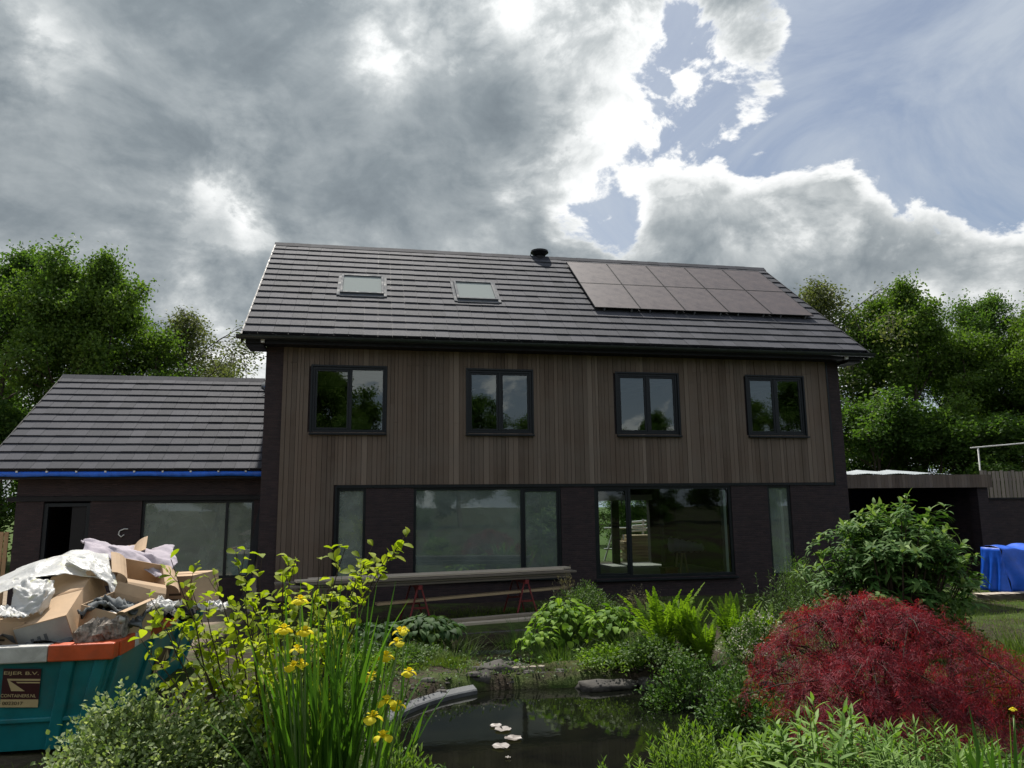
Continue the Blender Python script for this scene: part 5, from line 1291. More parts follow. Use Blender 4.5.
def build_young_shrub():
    rng = np.random.default_rng(90); d = 5.1; b = spot(258, d)
    t = thing('young_shrub', 'open twiggy shrub with small yellow green leaves in front of the waste container', 'shrub', b)
    tips = [(150, 598), (172, 560), (192, 588), (215, 575), (236, 553), (262, 556), (283, 572), (300, 590), (322, 560), (345, 548), (372, 545), (405, 533), (330, 585), (355, 572), (312, 610), (204, 600), (160, 620), (140, 640), (250, 590), (275, 600), (232, 610), (340, 600), (180, 625), (295, 560), (378, 563), (148, 662), (225, 640), (366, 590), (388, 556), (268, 625), (315, 640), (196, 655)]
    lines = []; f = Fol(); fine = []
    for i, (px, py) in enumerate(tips):
        dd = d+rng.uniform(-.35, .7); e = at_depth(px, py, dd)-b
        s0 = np.array([rng.normal()*.10 + e[0]*.12, rng.normal()*.08, -.02])
        mid = s0+(e-s0)*.5+np.array([-e[0]*.14, 0, .10*abs(e[0])+.04]); pts = []
        n = 12
        for k in range(n+1):
            q = k/n; p = (1-q)**2*s0+2*q*(1-q)*mid+q*q*e; pts.append(p+rng.normal(size=3)*.006)
        lines.append(pts)
        # side twigs
        segs = [(pts, 5)]
        for k in range(4, n, 1):
            if rng.random() < .62:
                dr = unit(pts[k]-pts[k-1]); sd = unit(np.cross(dr, rng.normal(size=3))); dv = unit(dr*.75+sd*.75+UPV*.25); L = rng.uniform(.09, .26)
                tw = [pts[k]+dv*L*q+UPV*.04*q*q for q in np.linspace(0, 1, 6)]; fine.append(tw); segs.append((tw, 1))
        for sg, st in segs:
            for k in range(st, len(sg)):
                m = 1 if rng.random() < .45 else 2
                for _ in range(m):
                    dr = unit(sg[k]-sg[k-1]); sd = unit(np.cross(dr, rng.normal(size=3))); D = unit(sd+dr*.5+UPV*.25); U = unit(UPV+rng.normal(size=3)*.45)
                    L = rng.uniform(.050, .088); f.add(sg[k]+rng.normal(size=3)*.008, D, U, L, L*.68, 4, rng.uniform(0, .9), .22, 'petal', np.array([rng.random()*.75+.25*(p[2] > .5)]))
    stems_mesh(lines, .011, .0025, 'stems', 'twig', t); stems_mesh(fine, .003, .0015, 'side_twigs', 'twig', t, 4)
    f.build('foliage', LM['yellowgreen'], t)
def build_lance_shrub():
    """big shrub of drooping lance leaves in whorls at the shoot ends"""
    rng = np.random.default_rng(55); d = 10.2; b = spot(904, d); H = height(900, 499, d, b); Rr = 98/F_PX*d
    t = thing('lance_leaf_shrub', 'large dark green shrub with long drooping leaves behind the red maple', 'shrub', b)
    f = Fol(); g = Fol(); lines = []
    ns = 640; 
    for i in range(ns):
        a = rng.uniform(0, 6.283); u = rng.random()**.55; el = math.sqrt(max(0, 1-u**3.2*.94)); lump = 1+.15*math.sin(3*a+1)+.10*math.sin(5*a)+rng.normal()*.06
        inner = rng.uniform(.5, 1.0)
        tip = np.array([math.cos(a)*u*Rr*lump, math.sin(a)*u*Rr*.9*lump, H*(.25+.75*el)*(.95+.04*math.sin(4*a+2)+rng.normal()*.04)])*np.array([inner, inner, .35+.65*inner])
        tip[2] = min(tip[2], H*1.03)
        ax = unit(np.array([tip[0]*.45, tip[1]*.45, H*.55])+rng.normal(size=3)*.25); s0 = np.array([tip[0]*.12, tip[1]*.12, 0])
        if i % 4 == 0: lines.append([s0, s0*.4+tip*.5, tip])
        new = inner > .85 and rng.random() < .75
        m = int(rng.integers(8, 12)); sd0 = unit(np.cross(ax, rng.normal(size=3))); sd1 = np.cross(ax, sd0)
        for k in range(m):
            w = k*2.4+rng.normal()*.2; sd = sd0*math.cos(w)+sd1*math.sin(w); lift = rng.uniform(.0, .55) if not (new and k > m-4) else rng.uniform(1.0, 2.2)
            D = unit(sd+ax*lift); U = unit(ax-D*np.dot(ax, D)+rng.normal(size=3)*.1); L = rng.uniform(.12, .20)
            f.add(tip-ax*rng.uniform(0, .12), D, U, L, L*.29, 5, rng.uniform(.4, 1.3), .22, 'lance', np.array([rng.random()*.75 if not (new and k > m-4) else rng.uniform(.8, 1)]))
    f.build('foliage', LM['rhodo'], t)
    stems_mesh(lines, .022, .006, 'stems', 'twig', t)
def build_maple():
    """dissected red maple: low dome of overlapping tiers, each a thin skin of finely cut drooping leaves"""
    rng = np.random.default_rng(66); d = 7.6; b = spot(878, d); t = thing('red_maple', 'low spreading dark red Japanese maple with finely cut leaves at the right', 'maple', b)
    f = Fol(); lines = []
    domes = [(862, 597, 60, .1), (908, 608, 60, -.1), (815, 610, 54, .15), (952, 632, 58, -.15), (788, 634, 40, .1), (870, 648, 74, -.45), (990, 654, 46, .1), (770, 662, 26, .2), (830, 668, 62, -.5), (920, 686, 70, -.55), (1018, 676, 40, 0), (1045, 698, 45, .2), (865, 650, 70, .6), (945, 676, 52, .7), (800, 684, 34, -.3), (862, 700, 66, -.7), (968, 700, 52, -.5), (905, 610, 40, .3), (838, 606, 36, .2)]
    for (cx, ty, hw, do) in domes:
        c = at_depth(cx, ty, d+do)-b; r = hw/F_PX*d; tone0 = rng.random()
        lines.append([np.array([rng.normal()*.08, rng.normal()*.08, -.05]), np.array([c[0]*.35, c[1]*.35, max(.2, c[2]*.55)]), np.array([c[0]*.8, c[1]*.8, c[2]*.85]), c-np.array([0, 0, .12])])
        ns = int(840*(hw/60)**2)
        a = rng.uniform(0, 6.283, ns); u = np.sqrt(rng.random(ns)); lump = 1+.22*np.sin(3*a+cx)+.18*np.sin(7*a+ty)+.10*np.sin(13*a+cx*ty)
        fall = (.78*u**2.7+.06*u)*r*(1+.3*np.sin(5*a+cx*.3))+np.abs(rng.normal(size=ns))*.035+.05*np.sin(a*9+u*12)
        ok = (np.sin(9*a+cx*1.7)+.7*np.sin(17*a+ty)+.5*rng.normal(size=ns) > -.35) | (u < .42)
        P = c+np.stack([np.cos(a)*u*r*lump, np.sin(a)*u*r*lump, -fall], 1)+rng.normal(size=(ns, 3))*.02
        P = P[ok]; a = a[ok]; u = u[ok]; ns = len(P)
        cl = np.clip(.5+.35*np.sin(a*4+u*6+cx)+.25*tone0+rng.normal(size=ns)*.2, 0, 1)
        if True:
            q = rng.choice(ns, 12, replace=False)
            for i in q: lines.append([c-np.array([0, 0, .10]), c*.5+P[i]*.5-np.array([0, 0, .02]), P[i]-np.array([0, 0, .03])])
        fd = unit(np.stack([np.cos(a), np.sin(a), -.35-.8*u], 1)+rng.normal(size=(ns, 3))*.55)
        nr = unit(np.stack([np.cos(a)*.6*u, np.sin(a)*.6*u, np.ones(ns)], 1)+rng.normal(size=(ns, 3))*.45); nr = unit(nr-fd*np.sum(fd*nr, 1, keepdims=True)); sd = np.cross(fd, nr)
        for an in np.linspace(-1.35, 1.35, 9):
            D = fd*math.cos(an)+sd*math.sin(an)+rng.normal(size=(ns, 3))*.38
            ll = rng.uniform(.050, .095, ns)*(1-.28*abs(an)); f.add(P+rng.normal(size=(ns, 3))*.018, D, nr, ll, .0062, 2, .7, .1, 'lance', np.clip(cl*.6+rng.random(ns)*.4, 0, 1))
    f.build('foliage', LM['maple'], t)
    stems_mesh(lines, .011, .003, 'branches', 'twig', t, 4)
def build_fern(px, d, top, halfw, nfr, label, seed, lean=0.0):
    rng = np.random.default_rng(4000+seed); b = spot(px, d); H = height(px, top, d, b); Rr = halfw/F_PX*d
    t = thing('fern', label, 'fern', b, 0, 'bright ferns on the far bank'); f = Fol(); lines = []
    for i in range(nfr):
        a = i*6.283/nfr+rng.normal()*.25; el = rng.uniform(1.12, 1.5); L = H*rng.uniform(.75, 1.12)/math.sin(el)*1.12; bend = rng.uniform(.15, .85)
        D = azel(np.array(a), np.array(el)); D[0] += lean; D = unit(D); U = -azel(np.array(a), np.array(el-1.57)); U = U if U[2] > 0 else -U; Sd = np.cross(D, U); n = 40
        p = np.zeros(3); pts = []; nn = []
        for k in range(n+1):
            an = bend*(k/n)**1.6; dv = D*math.cos(an)-U*math.sin(an)*(-1 if False else 1); dv = D*math.cos(an)+(np.array([math.cos(a), math.sin(a), -.25]))*math.sin(an)*.8; dv = unit(dv)
            pts.append(p.copy()); nn.append(dv); p = p+dv*L/n
        pts = np.array(pts); nn = np.array(nn); q = np.linspace(0, 1, n+1); pl = L*.13*np.sin(np.pi*np.clip(q*.93+.05, 0, 1)**.75)+.01
        Sv = unit(np.cross(nn, UPV[None]+.001)); Up = np.cross(Sv, nn)
        tone = rng.random()*.5
        for s in (-1, 1):
            f.add(pts[2:], unit(Sv[2:]*s+nn[2:]*.45+Up[2:]*.18+rng.normal(size=(n-1, 3))*.16), Up[2:], pl[2:], L/n*1.45, 3, .5, .12, 'leaf', np.clip(tone+rng.random(n-1)*.5, 0, 1))
        lines.append(list(pts[::5]))
    f.build('fronds', LM['fern'], t); stems_mesh(lines, .006, .002, 'rachis', 'stem', t, 4); return t
def build_hosta(px, d, top, halfw, n, label, seed, mat='hosta', size=.24):
    rng = np.random.default_rng(5000+seed); b = spot(px, d); H = height(px, top, d, b); Rr = halfw/F_PX*d
    t = thing('hosta', label, 'hosta', b, 0, 'hostas on the far bank'); f = Fol(); lines = []
    for i in range(n):
        a = rng.uniform(0, 6.283); u = rng.random()**.6; tip = np.array([math.cos(a)*u*Rr*.9, math.sin(a)*u*Rr*.8, H*(.30+.62*math.sqrt(max(0, 1-u*u)))*rng.uniform(.85, 1.08)])
        lines.append([np.array([tip[0]*.1, tip[1]*.1, 0]), tip*np.array([.5, .5, .7]), tip])
        D = unit(np.array([math.cos(a), math.sin(a), .15-.5*u])+rng.normal(size=3)*.25); U = unit(np.array([math.cos(a)*.35, math.sin(a)*.35, 1])+rng.normal(size=3)*.2); L = size*rng.uniform(.7, 1.15)
        f.add(tip, D, U, L, L*.62, 6, rng.uniform(.5, 1.3), .20, 'heart', np.array([rng.random()]))
    f.build('foliage', LM[mat], t); stems_mesh(lines, .006, .004, 'leaf_stalks', 'stem', t, 4); return t
def build_whorls(px, d, top, halfw, ns, label, seed, name='leafy_perennial', cat='plant', L=.13, Wd=.2, mat='lily', group=None, per=12, up=.45, bend=.9, layers=1):
    """upright stems carrying lance leaves up their length"""
    rng = np.random.default_rng(6000+seed); b = spot(px, d); H = height(px, top, d, b); Rr = halfw/F_PX*d
    t = thing(name, label, cat, b, 0, group); f = Fol(); lines = []
    for i in range(ns):
        a = rng.uniform(0, 6.283); r = Rr*math.sqrt(rng.random()); h = H*rng.uniform(.55, 1.04)*(1-.25*(r/Rr)**2); s0 = np.array([r*math.cos(a)*.75, r*math.sin(a)*.75, 0]); s0[2] = float(zg(s0[0]+b[0], s0[1]+b[1]))-b[2]
        tip = np.array([r*math.cos(a)*1.05, r*math.sin(a)*1.05, h]); lines.append([s0, (s0+tip)/2+rng.normal(size=3)*.01, tip]); ax = unit(tip-s0)
        s1 = unit(np.cross(ax, rng.normal(size=3))); s2 = np.cross(ax, s1); m = per; tone = rng.random()*.5
        for k in range(m):
            q = .35+.65*(k/(m-1))**.7; w = k*2.4; sd = s1*math.cos(w)+s2*math.sin(w); D = unit(sd+ax*(up+1.3*max(0, q-.85)/.15*.9)); U = unit(ax-D*np.dot(ax, D))
            ll = L*rng.uniform(.7, 1.15)*(1-.35*max(0, q-.8)/.2); f.add(s0+(tip-s0)*q, D, U, ll, ll*Wd, 5, bend*rng.random(), .25, 'lance', np.array([min(1, tone+rng.random()*.5)]))
    f.build('foliage', LM[mat], t); stems_mesh(lines, .005, .003, 'stems', 'stem', t, 4); return t

def build_plants():
    build_young_shrub(); build_lance_shrub(); build_maple()
    mound('variegated_shrub', 'small leaved cream edged shrub in the bottom left corner below the container', 'shrub', 128, 4.5, 696, 100, .034, .023, 14000, 'varieg', 'variegated shrubs in the foreground', seed=1, lumps=7, stems=24, shells=.5)
    mound('variegated_shrub', 'small leaved cream edged shrub at the foot of the twiggy yellow green shrub', 'shrub', 240, 4.9, 700, 80, .034, .023, 9000, 'varieg', 'variegated shrubs in the foreground', seed=2, stems=18, shells=.5)
    build_iris(318, 4.4, 572, 72, 130, 'big clump of yellow flag iris in front of the left pond edge', 1,
        [(300, 601, .0, 1), (284, 630, -.1, 1), (305, 632, -.1, 1), (297, 650, -.1, .85), (293, 667, -.2, 1), (400, 632, .5, 1), (397, 643, .4, 1), (386, 657, .3, 1.1), (372, 677, .2, 1.1), (409, 673, .4, 1), (387, 702, .1, 1.2), (398, 706, .15, 1), (373, 718, -.1, 1.2), (383, 737, -.1, 1.1), (301, 664, -.1, .8)])
    build_iris(382, 5.6, 640, 34, 35, 'slim group of iris blades at the left end of the pond', 2, [(404, 630, .2, .8)])
    build_iris(1005, 3.4, 712, 36, 40, 'dark blades of an iris in the bottom right corner', 3, [(1013, 710, .9, .35)])
    # far bank
    build_hosta(566, 12.8, 597, 44, 240, 'bright green hosta with broad leaves right of the plank pile', 1, size=.17)
    build_hosta(615, 12.4, 606, 36, 150, 'second bright hosta, between the broad hosta and the ferns', 2, size=.16)
    build_hosta(540, 12.2, 622, 30, 60, 'low bright hosta at the edge of the upper pool', 3, size=.15)
    build_hosta(425, 13.4, 616, 44, 200, 'dark green hosta below the left sawhorse', 4, 'hostadark', .20)
    build_hosta(375, 13.0, 622, 34, 80, 'dark green hosta behind the yellow irises', 5, 'hostadark', .20)
    for i, (px, d, top, hw, n, lab) in enumerate(((690, 11.6, 606, 40, 20, 'tall bright fern in the middle of the fern bank'), (663, 11.9, 596, 26, 14, 'slender upright fern nearest the glazed door'), (735, 11.8, 606, 36, 18, 'bright fern at the right end of the fern bank'), (668, 11.6, 634, 30, 18, 'yellow green fern leaning out over the pond edge'), (705, 11.2, 624, 34, 18, 'low fern at the front of the fern bank'), (765, 12.2, 612, 26, 13, 'smallest fern, next to the wing of shrubs by the narrow window'))):
        build_fern(px, d, top, hw, n, lab, i, -.04 if i == 3 else 0)
    mound('garden_shrub', 'fine leaved grey green shrub under the pier left of the glazed door', 'shrub', 585, 14.6, 583, 44, .05, .018, 4200, 'mid', seed=5, prof='lance')
    mound('garden_shrub', 'pale feathery dry plant rising above the plank ends', 'plant', 567, 15.0, 572, 18, .07, .01, 700, 'dry', seed=6, prof='lance', upright=1.2)
    mound('garden_shrub', 'brown twiggy plant against the brick below the glazed door', 'shrub', 640, 15.2, 588, 32, .05, .012, 1500, 'dry', seed=7, prof='lance')
    tuft('grass_clump', 'green grassy clump between the right hosta and the ferns', 'grass', 628, 12.2, 626, 36, 420, .014, 'mid', 'grass clumps round the pond', 1, 1.2, .7)
    tuft('grass_clump', 'wispy grey green clump above the mossy rock', 'grass', 600, 12.1, 648, 30, 300, .010, 'grey', 'grass clumps round the pond', 2, 1.3, .9)
    tuft('grass_clump', 'fine grey clump left of the ferns', 'grass', 640, 12.0, 622, 22, 260, .012, 'grey', 'grass clumps round the pond', 8, 1.0, .6)
    tuft('grass_clump', 'sunlit green grass clump on the left pond bank', 'grass', 452, 12.0, 652, 26, 420, .010, 'grass', 'grass clumps round the pond', 3, .9, .6)
    tuft('grass_clump', 'long pale grass clump in front of the dark hosta', 'grass', 440, 12.5, 646, 38, 420, .009, 'grey', 'grass clumps round the pond', 4, 1.2, .8)
    tuft('grass_clump', 'bright short grass clump just above the pond edging', 'grass', 432, 11.9, 664, 40, 700, .010, 'grass', 'grass clumps round the pond', 5, .9, .7)
    tuft('grass_clump', 'dry brownish sedge beside the flat rock', 'grass', 480, 11.8, 668, 10, 200, .008, 'dry', 'grass clumps round the pond', 6, 1.0, .9)
    tuft('grass_clump', 'dark tuft at the back of the upper pool', 'grass', 520, 13.9, 625, 30, 260, .012, 'cover', 'grass clumps round the pond', 7, .8, .5)
    tuft('grass_clump', 'tall sunny grass clump at the right edge beyond the maple', 'grass', 1010, 8.6, 640, 46, 650, .014, 'grass', 'grass clumps round the pond', 9, .9, .6)
    tuft('grass_clump', 'sunny grass clump between the long leaved shrub and the right edge', 'grass', 975, 9.6, 628, 34, 420, .012, 'grass', 'grass clumps round the pond', 10, .9, .6)
    build_whorls(775, 12.6, 572, 34, 34, 'leafy upright perennial beside the narrow window', 1, mat='mid', L=.11)
    build_whorls(822, 12.0, 565, 30, 34, 'tall pale stemmed perennial left of the long leaved shrub', 2, mat='mid', L=.10)
    mound('garden_shrub', 'feathery dark shrub in front of the narrow window', 'shrub', 805, 14.2, 558, 30, .06, .012, 3600, 'mid', seed=8, prof='lance', upright=.8)
    mound('flowering_shrub', 'small shrub with cream blossom between the ferns and the maple', 'shrub', 757, 10.4, 618, 36, .045, .022, 3000, 'mid', seed=9, blossom=34)
    mound('garden_shrub', 'leafy green bush below the ferns at the water', 'shrub', 692, 10.0, 655, 58, .055, .032, 3800, 'cover', 'low bushes along the pond', seed=10, depth=.5)
    mound('garden_shrub', 'dark bush hanging over the right end of the pond', 'shrub', 745, 8.9, 672, 56, .055, .034, 4000, 'cover', 'low bushes along the pond', seed=11)
    mound('garden_shrub', 'low dark bush under the left skirt of the maple', 'shrub', 790, 8.2, 700, 46, .05, .03, 2600, 'cover', 'low bushes along the pond', seed=12)
    mound('garden_shrub', 'green undergrowth between the long leaved shrub and the maple', 'shrub', 955, 9.4, 600, 40, .07, .03, 2800, 'mid', 'low bushes along the pond', seed=13)
    mound('garden_shrub', 'grey twiggy bush under the left side of the long leaved shrub', 'shrub', 840, 10.8, 590, 36, .05, .018, 2200, 'grey', 'low bushes along the pond', seed=14, prof='lance')
    mound('garden_shrub', 'dark low bush between the irises and the dark hosta', 'shrub', 345, 11.6, 640, 40, .05, .03, 2600, 'cover', 'low bushes along the pond', seed=15)
    mound('garden_shrub', 'mossy cushion plant between the pools', 'shrub', 585, 11.8, 668, 18, .03, .02, 2200, 'grass', 'low bushes along the pond', seed=16)
    mound('garden_shrub', 'pale leaved undergrowth behind the iris blades', 'shrub', 330, 6.8, 655, 60, .05, .024, 3400, 'mid', 'low bushes along the pond', seed=17)
    mound('garden_shrub', 'mid green bush on the left bank behind the curved edging', 'shrub', 395, 12.0, 650, 44, .05, .03, 3000, 'mid', 'low bushes along the pond', seed=18)
    mound('garden_shrub', 'low green bush on the bank just right of the twiggy shrub', 'shrub', 330, 9.4, 662, 48, .05, .028, 3000, 'grass', 'low bushes along the pond', seed=19)
    tuft('grass_clump', 'green grass clump between the two dark hostas', 'grass', 405, 12.2, 640, 34, 320, .010, 'mid', 'grass clumps round the pond', 12, .9, .6)
    tuft('grass_clump', 'wide sunny grass clump at the far right before the paver stack', 'grass', 1035, 10.5, 622, 44, 560, .013, 'grass', 'grass clumps round the pond', 13, .9, .6)
    tuft('grass_clump', 'low grass clump beside the right side of the maple', 'grass', 1000, 9.0, 655, 44, 560, .013, 'grass', 'grass clumps round the pond', 14, .9, .7)
    tuft('grass_clump', 'short dark grass clump before the ground planks', 'grass', 450, 13.2, 632, 40, 420, .010, 'mid', 'grass clumps round the pond', 15, .9, .7)
    tuft('grass_clump', 'bright grass clump on the bank just above the middle of the edging', 'grass', 415, 11.5, 662, 30, 420, .010, 'grass', 'grass clumps round the pond', 21, .9, .7)
    tuft('grass_clump', 'bright grass clump on the bank above the right end of the edging', 'grass', 455, 11.7, 660, 26, 420, .010, 'grass', 'grass clumps round the pond', 22, .9, .7)
    mound('garden_shrub', 'bright leafy clump just below the right hosta by the water', 'shrub', 612, 11.7, 648, 40, .06, .03, 2400, 'laurel', 'low bushes along the pond', seed=23)
    mound('garden_shrub', 'green leafy clump at the water between the long mossy rock and the dark bush', 'shrub', 655, 11.3, 640, 46, .055, .03, 3400, 'mid', 'low bushes along the pond', seed=24)
    tuft('grass_clump', 'loose green grass between the bright hosta and the pool', 'grass', 560, 12.0, 640, 30, 300, .011, 'mid', 'grass clumps round the pond', 25, 1.1, .8)
    mound('garden_shrub', 'sunlit green bush between the pond bank and the irises', 'shrub', 372, 10.9, 655, 36, .05, .028, 2200, 'laurel', 'low bushes along the pond', seed=26)
    # near bank, foreground
    build_whorls(705, 5.9, 726, 56, 90, 'bright green upright leaves at the near pond edge, bottom centre right', 3, 'upright_shrub', 'shrub', .085, .30, 'laurel', 'low leafy plants along the bottom edge', 12, 1.0, .4)
    build_whorls(645, 5.9, 752, 16, 14, 'small bright shoots standing up at the bottom middle', 4, 'upright_shrub', 'shrub', .08, .28, 'laurel', 'low leafy plants along the bottom edge', 10, 1.0, .4)
    build_whorls(605, 5.8, 757, 8, 5, 'single bright shoots just left of the bottom middle shoots', 5, 'upright_shrub', 'shrub', .08, .28, 'laurel', 'low leafy plants along the bottom edge', 10, 1.0, .4)
    build_whorls(405, 5.3, 738, 26, 30, 'bright upright leaves right of the iris flowers at the bottom', 6, 'upright_shrub', 'shrub', .09, .26, 'laurel', 'low leafy plants along the bottom edge', 11, 1.0, .4)
    build_whorls(835, 4.7, 712, 66, 40, 'pale green lily like leaves in front of the maple', 7, 'leafy_perennial', 'plant', .15, .24, 'lily', 'low leafy plants along the bottom edge', 12, .6, 1.0)
    build_whorls(930, 4.3, 734, 76, 90, 'narrow grey green leaves along the bottom right', 8, 'leafy_perennial', 'plant', .11, .15, 'lily', 'low leafy plants along the bottom edge', 13, .6, .9)
    build_whorls(770, 5.0, 734, 40, 44, 'broad bright leaves below the left side of the maple', 9, 'leafy_perennial', 'plant', .13, .30, 'laurel', 'low leafy plants along the bottom edge', 10, .5, .9)
    tuft('grass_clump', 'long light blades rising in front of the maple', 'grass', 826, 4.9, 690, 14, 14, .022, 'lily', 'grass clumps round the pond', 11, 1.0, .5)
    # grass as ground cover
    rng = np.random.default_rng(12); n = 120000
    P = np.stack([rng.uniform(-4, 19, n), rng.uniform(-14.5, -1.2, n)], 1)
    z = zg(P[:, 0], P[:, 1]); h = np.sin(P[:, 0]*1.3+1)*np.sin(P[:, 1]*1.1)+.5*np.sin(P[:, 0]*3.1-P[:, 1]*2.7)
    keep = (z > -.60) & ((h > -.25) | (P[:, 0] > 6.5)) & ~((P[:, 0] < -1.6+.8*np.sin(P[:, 1])) & (P[:, 1] > -11)) ; P = P[keep]; z = z[keep]; n = len(P)
    a = rng.uniform(0, 6.283, n); el = rng.uniform(.7, 1.5, n); f = Fol()
    f.add(np.column_stack([P, z-.01]), azel(a, el), -azel(a, el-1.57)*np.array([1, 1, -1]), rng.uniform(.05, .16, n), .008, 3, rng.uniform(.2, 1.2, n), .1, 'blade', rng=rng)
    o = f.build('grass', LM['grass']); tag(o, 'short green grass on the garden ground round the pond', 'grass', None, 'stuff')
    n = 26000; P = np.stack([rng.uniform(-3.5, 9, n), rng.uniform(-15.5, -6.5, n)], 1); z = zg(P[:, 0], P[:, 1])
    ring = np.minimum(np.abs(np.hypot((P[:, 0]-POND[0])/POND[2], (P[:, 1]-POND[1])/POND[3])-1.08)*2.4, np.abs(np.hypot((P[:, 0]-POOL[0])/POOL[2], (P[:, 1]-POOL[1])/POOL[3])-1.15)*2.2)
    keep = (z > -.66) & ((rng.random(n) > ring*1.5) | (P[:, 1] < -13.0)); P = P[keep]; z = z[keep]; n = len(P); a = rng.uniform(0, 6.283, n); el = rng.uniform(.1, 1.2, n); f = Fol()
    f.add(np.column_stack([P, z+rng.uniform(.0, .14, n)]), azel(a, el), UPV+rng.normal(size=(n, 3))*.4, rng.uniform(.03, .07, n), rng.uniform(.018, .035, n), 3, rng.uniform(.1, .9, n), .2, 'leaf', rng=rng)
    o = f.build('ground_cover', LM['cover']); tag(o, 'dark leafy ground cover on the pond banks', 'ground cover', None, 'stuff')
build_plants()

# ------------------------------------------------------------------ stones, edging, lily pads
def rock(label, px, py, z, size, mat, seed, name='rock', group='stones round the pond'):
    rng = np.random.default_rng(seed); c = at_z(px, py, z); n, m = 9, 14; g = []; ph = rng.random(8)*6.28
    for i in range(n+1):
        th = math.pi*i/n; row = []
        for k in range(m+1):
            a = 2*math.pi*(k % m)/m; u = np.array([math.sin(th)*math.cos(a), math.sin(th)*math.sin(a), math.cos(th)])
            r_ = 1+.18*math.sin(3*u[0]+ph[0])+.14*math.sin(5*u[1]+ph[1]+2*u[2])+.08*math.sin(9*u[0]+7*u[2]+ph[2])+.05*math.sin(13*u[1]+ph[3])
            u = np.sign(u)*np.abs(u)**.8; row.append(c+u*np.array(size)*.5*r_)
        g.append(row)
    mb = MB(); mb.grid(g); o = mb.build(name, M[mat], None, smooth=True, origin=c); tag(o, label, 'rock', group); return o
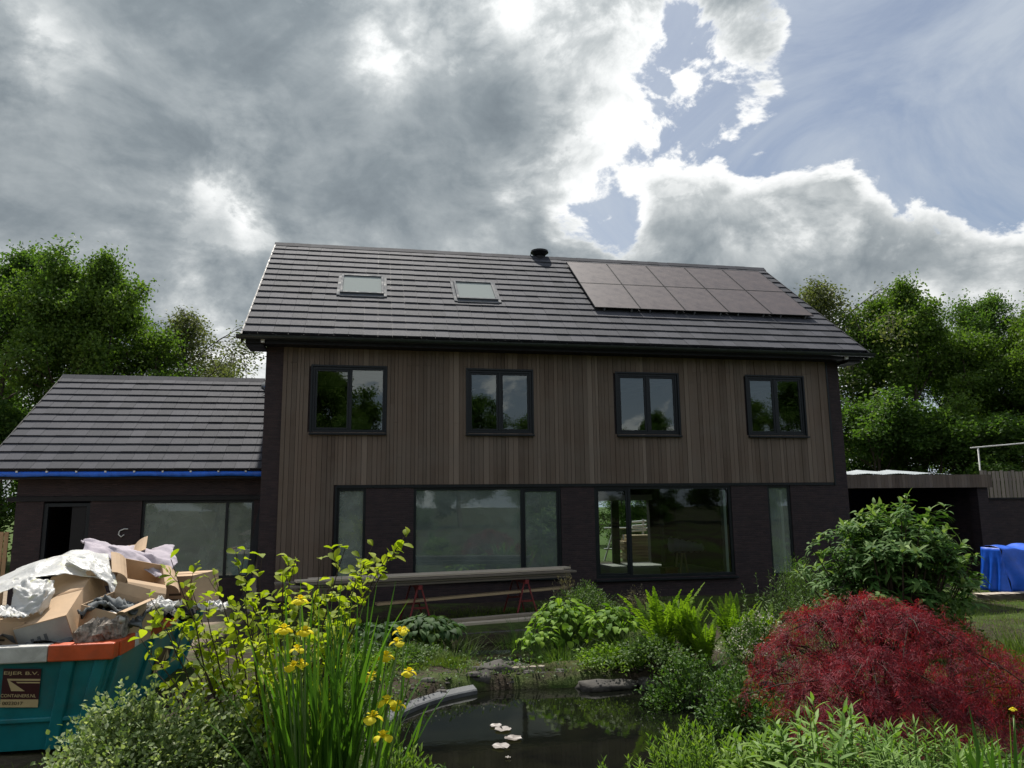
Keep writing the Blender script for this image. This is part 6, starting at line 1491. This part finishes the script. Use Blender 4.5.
def build_stones():
    rock('long mossy rock at the right of the upper pool', 592, 672, -.66, (1.4, .6, .30), 'moss', 1)
    rock('mossy stone on the far pond edge, left of the long mossy rock', 545, 672, -.68, (.7, .5, .25), 'moss', 2)
    rock('flat grey stone slab between the two pools', 505, 668, -.66, (1.0, .4, .10), 'rock', 3)
    rock('brownish rock at the left end of the far pond edge', 492, 674, -.62, (.55, .45, .34), 'rock', 4)
    rock('small round stone beside the brownish rock', 478, 680, -.64, (.35, .32, .26), 'rock', 5)
    rock('flat stone at the far waterline under the slab', 530, 683, -.72, (.9, .35, .16), 'rock', 6)
    rock('flat stone at the far waterline below the ferns', 610, 686, -.72, (.8, .35, .18), 'rock', 7)
    rock('pale stones at the foot of the bush below the ferns', 648, 684, -.70, (.35, .25, .16), 'rock', 8)
    rock('dark stone under the hanging bush at the right', 705, 700, -.72, (.6, .4, .3), 'rock', 9)
    rock('big flat stone at the back edge of the upper pool', 505, 634, -.56, (2.0, .35, .14), 'rock', 10)
    rng = np.random.default_rng(4); mb = MB()
    for k in range(260):
        a = rng.uniform(-.2, 3.4); q = rng.uniform(.97, 1.12); x, y = POND[0]+POND[2]*q*math.cos(a), POND[1]+POND[3]*q*math.sin(a)
        if rng.random() < .35: x, y = rng.uniform(1.2, 4.2), rng.uniform(-8.0, -7.0)
        z = max(float(zg(x, y)), -.76); r_ = rng.uniform(.012, .05)*(1+1.6*(rng.random() < .12)); mb.cur = rng.random()
        ph = rng.random(3)*6.28; rows = []
        for i in range(5):
            th = math.pi*i/4; rows.append([(x+r_*math.sin(th)*math.cos(2*math.pi*(j % 7)/7+ph[0])*(1+.25*math.sin(3*j+ph[1])), y+r_*.8*math.sin(th)*math.sin(2*math.pi*(j % 7)/7+ph[0]), z+r_*.38*math.cos(th)) for j in range(8)])
        mb.grid(rows)
    tag(mb.build('pebbles', M['rock'], None), 'dark pebbles and rubble along the pond margin', 'pebbles', None, 'stuff')
    # two rows of short round palisade posts
    c = at_z(520, 672, -.62); labs = ['first', 'second', 'third', 'fourth', 'fifth', 'sixth']
    for k in range(6):
        mb = MB(); x = c[0]-.36+k*.135; mb.tube([(x, c[1]-.12, -.85), (x, c[1]-.12, -.53), (x, c[1]-.12, -.52)], .06, .055, 12); o = mb.build('palisade_post', M['timber'], None, smooth=False, origin=(x, c[1]-.12, -.8)); tag(o, f'short round post of the little palisade between the pools, {labs[k]} from the left', 'post', 'palisade posts between the pools')
    # edging along the far left side of the pond
    g = []
    for s in np.linspace(0, 1, 26):
        a = R(160)+(R(116)-R(160))*s; ex, ey = math.cos(a), math.sin(a); c0 = np.array([POND[0]+ex*POND[2]*.965, POND[1]+ey*POND[3]*.965])
        o = np.array([ex, ey]); w = .115
        g.append([(c0[0], c0[1], -.95), (c0[0], c0[1], -.70), (c0[0]+o[0]*.02, c0[1]+o[1]*.02, -.682), (c0[0]+o[0]*w, c0[1]+o[1]*w, -.640), (c0[0]+o[0]*(w+.02), c0[1]+o[1]*(w+.02), -.66), (c0[0]+o[0]*(w+.02), c0[1]+o[1]*(w+.02), -.95)])
    mb = MB(); mb.grid(g); mb.poly(g[0]); mb.poly(g[-1][::-1]); o = mb.build('pond_edging', M['liner'], None, origin=(.7, -9, -.7)); tag(o, 'curved grey edging strip along the left far side of the pond', 'edging')
    labs = ['back left pale lily pad of the small group', 'large pale lily pad behind the others', 'reddish rimmed lily pad at the right of the group', 'pale lily pad nearest the camera', 'tiny lily pad below the group']
    for k, (px, py, r_) in enumerate(((496, 726, .075), (503, 729.5, .10), (513, 738.5, .10), (501, 746.5, .10), (508, 758, .03))):
        c = at_z(px, py, -.742); n = 22; mb = MB(); a0 = k*1.7; rng = random.Random(k)
        ring = [(c[0]+r_*math.cos(a0+.15+6.0*i/n)*(1+.06*math.sin(3*i)), c[1]+r_*math.sin(a0+.15+6.0*i/n), c[2]+.004+.012*abs(math.sin(i*.7))) for i in range(n+1)]
        mb.cur = .35 if k == 2 else .9
        for i in range(n): mb.poly([tuple(c), ring[i], ring[i+1]])
        o = mb.build('lily_pad', LM['lilypad'], None, smooth=True, origin=c); tag(o, labs[k], 'lily pad', 'lily pads on the pond')
build_stones()
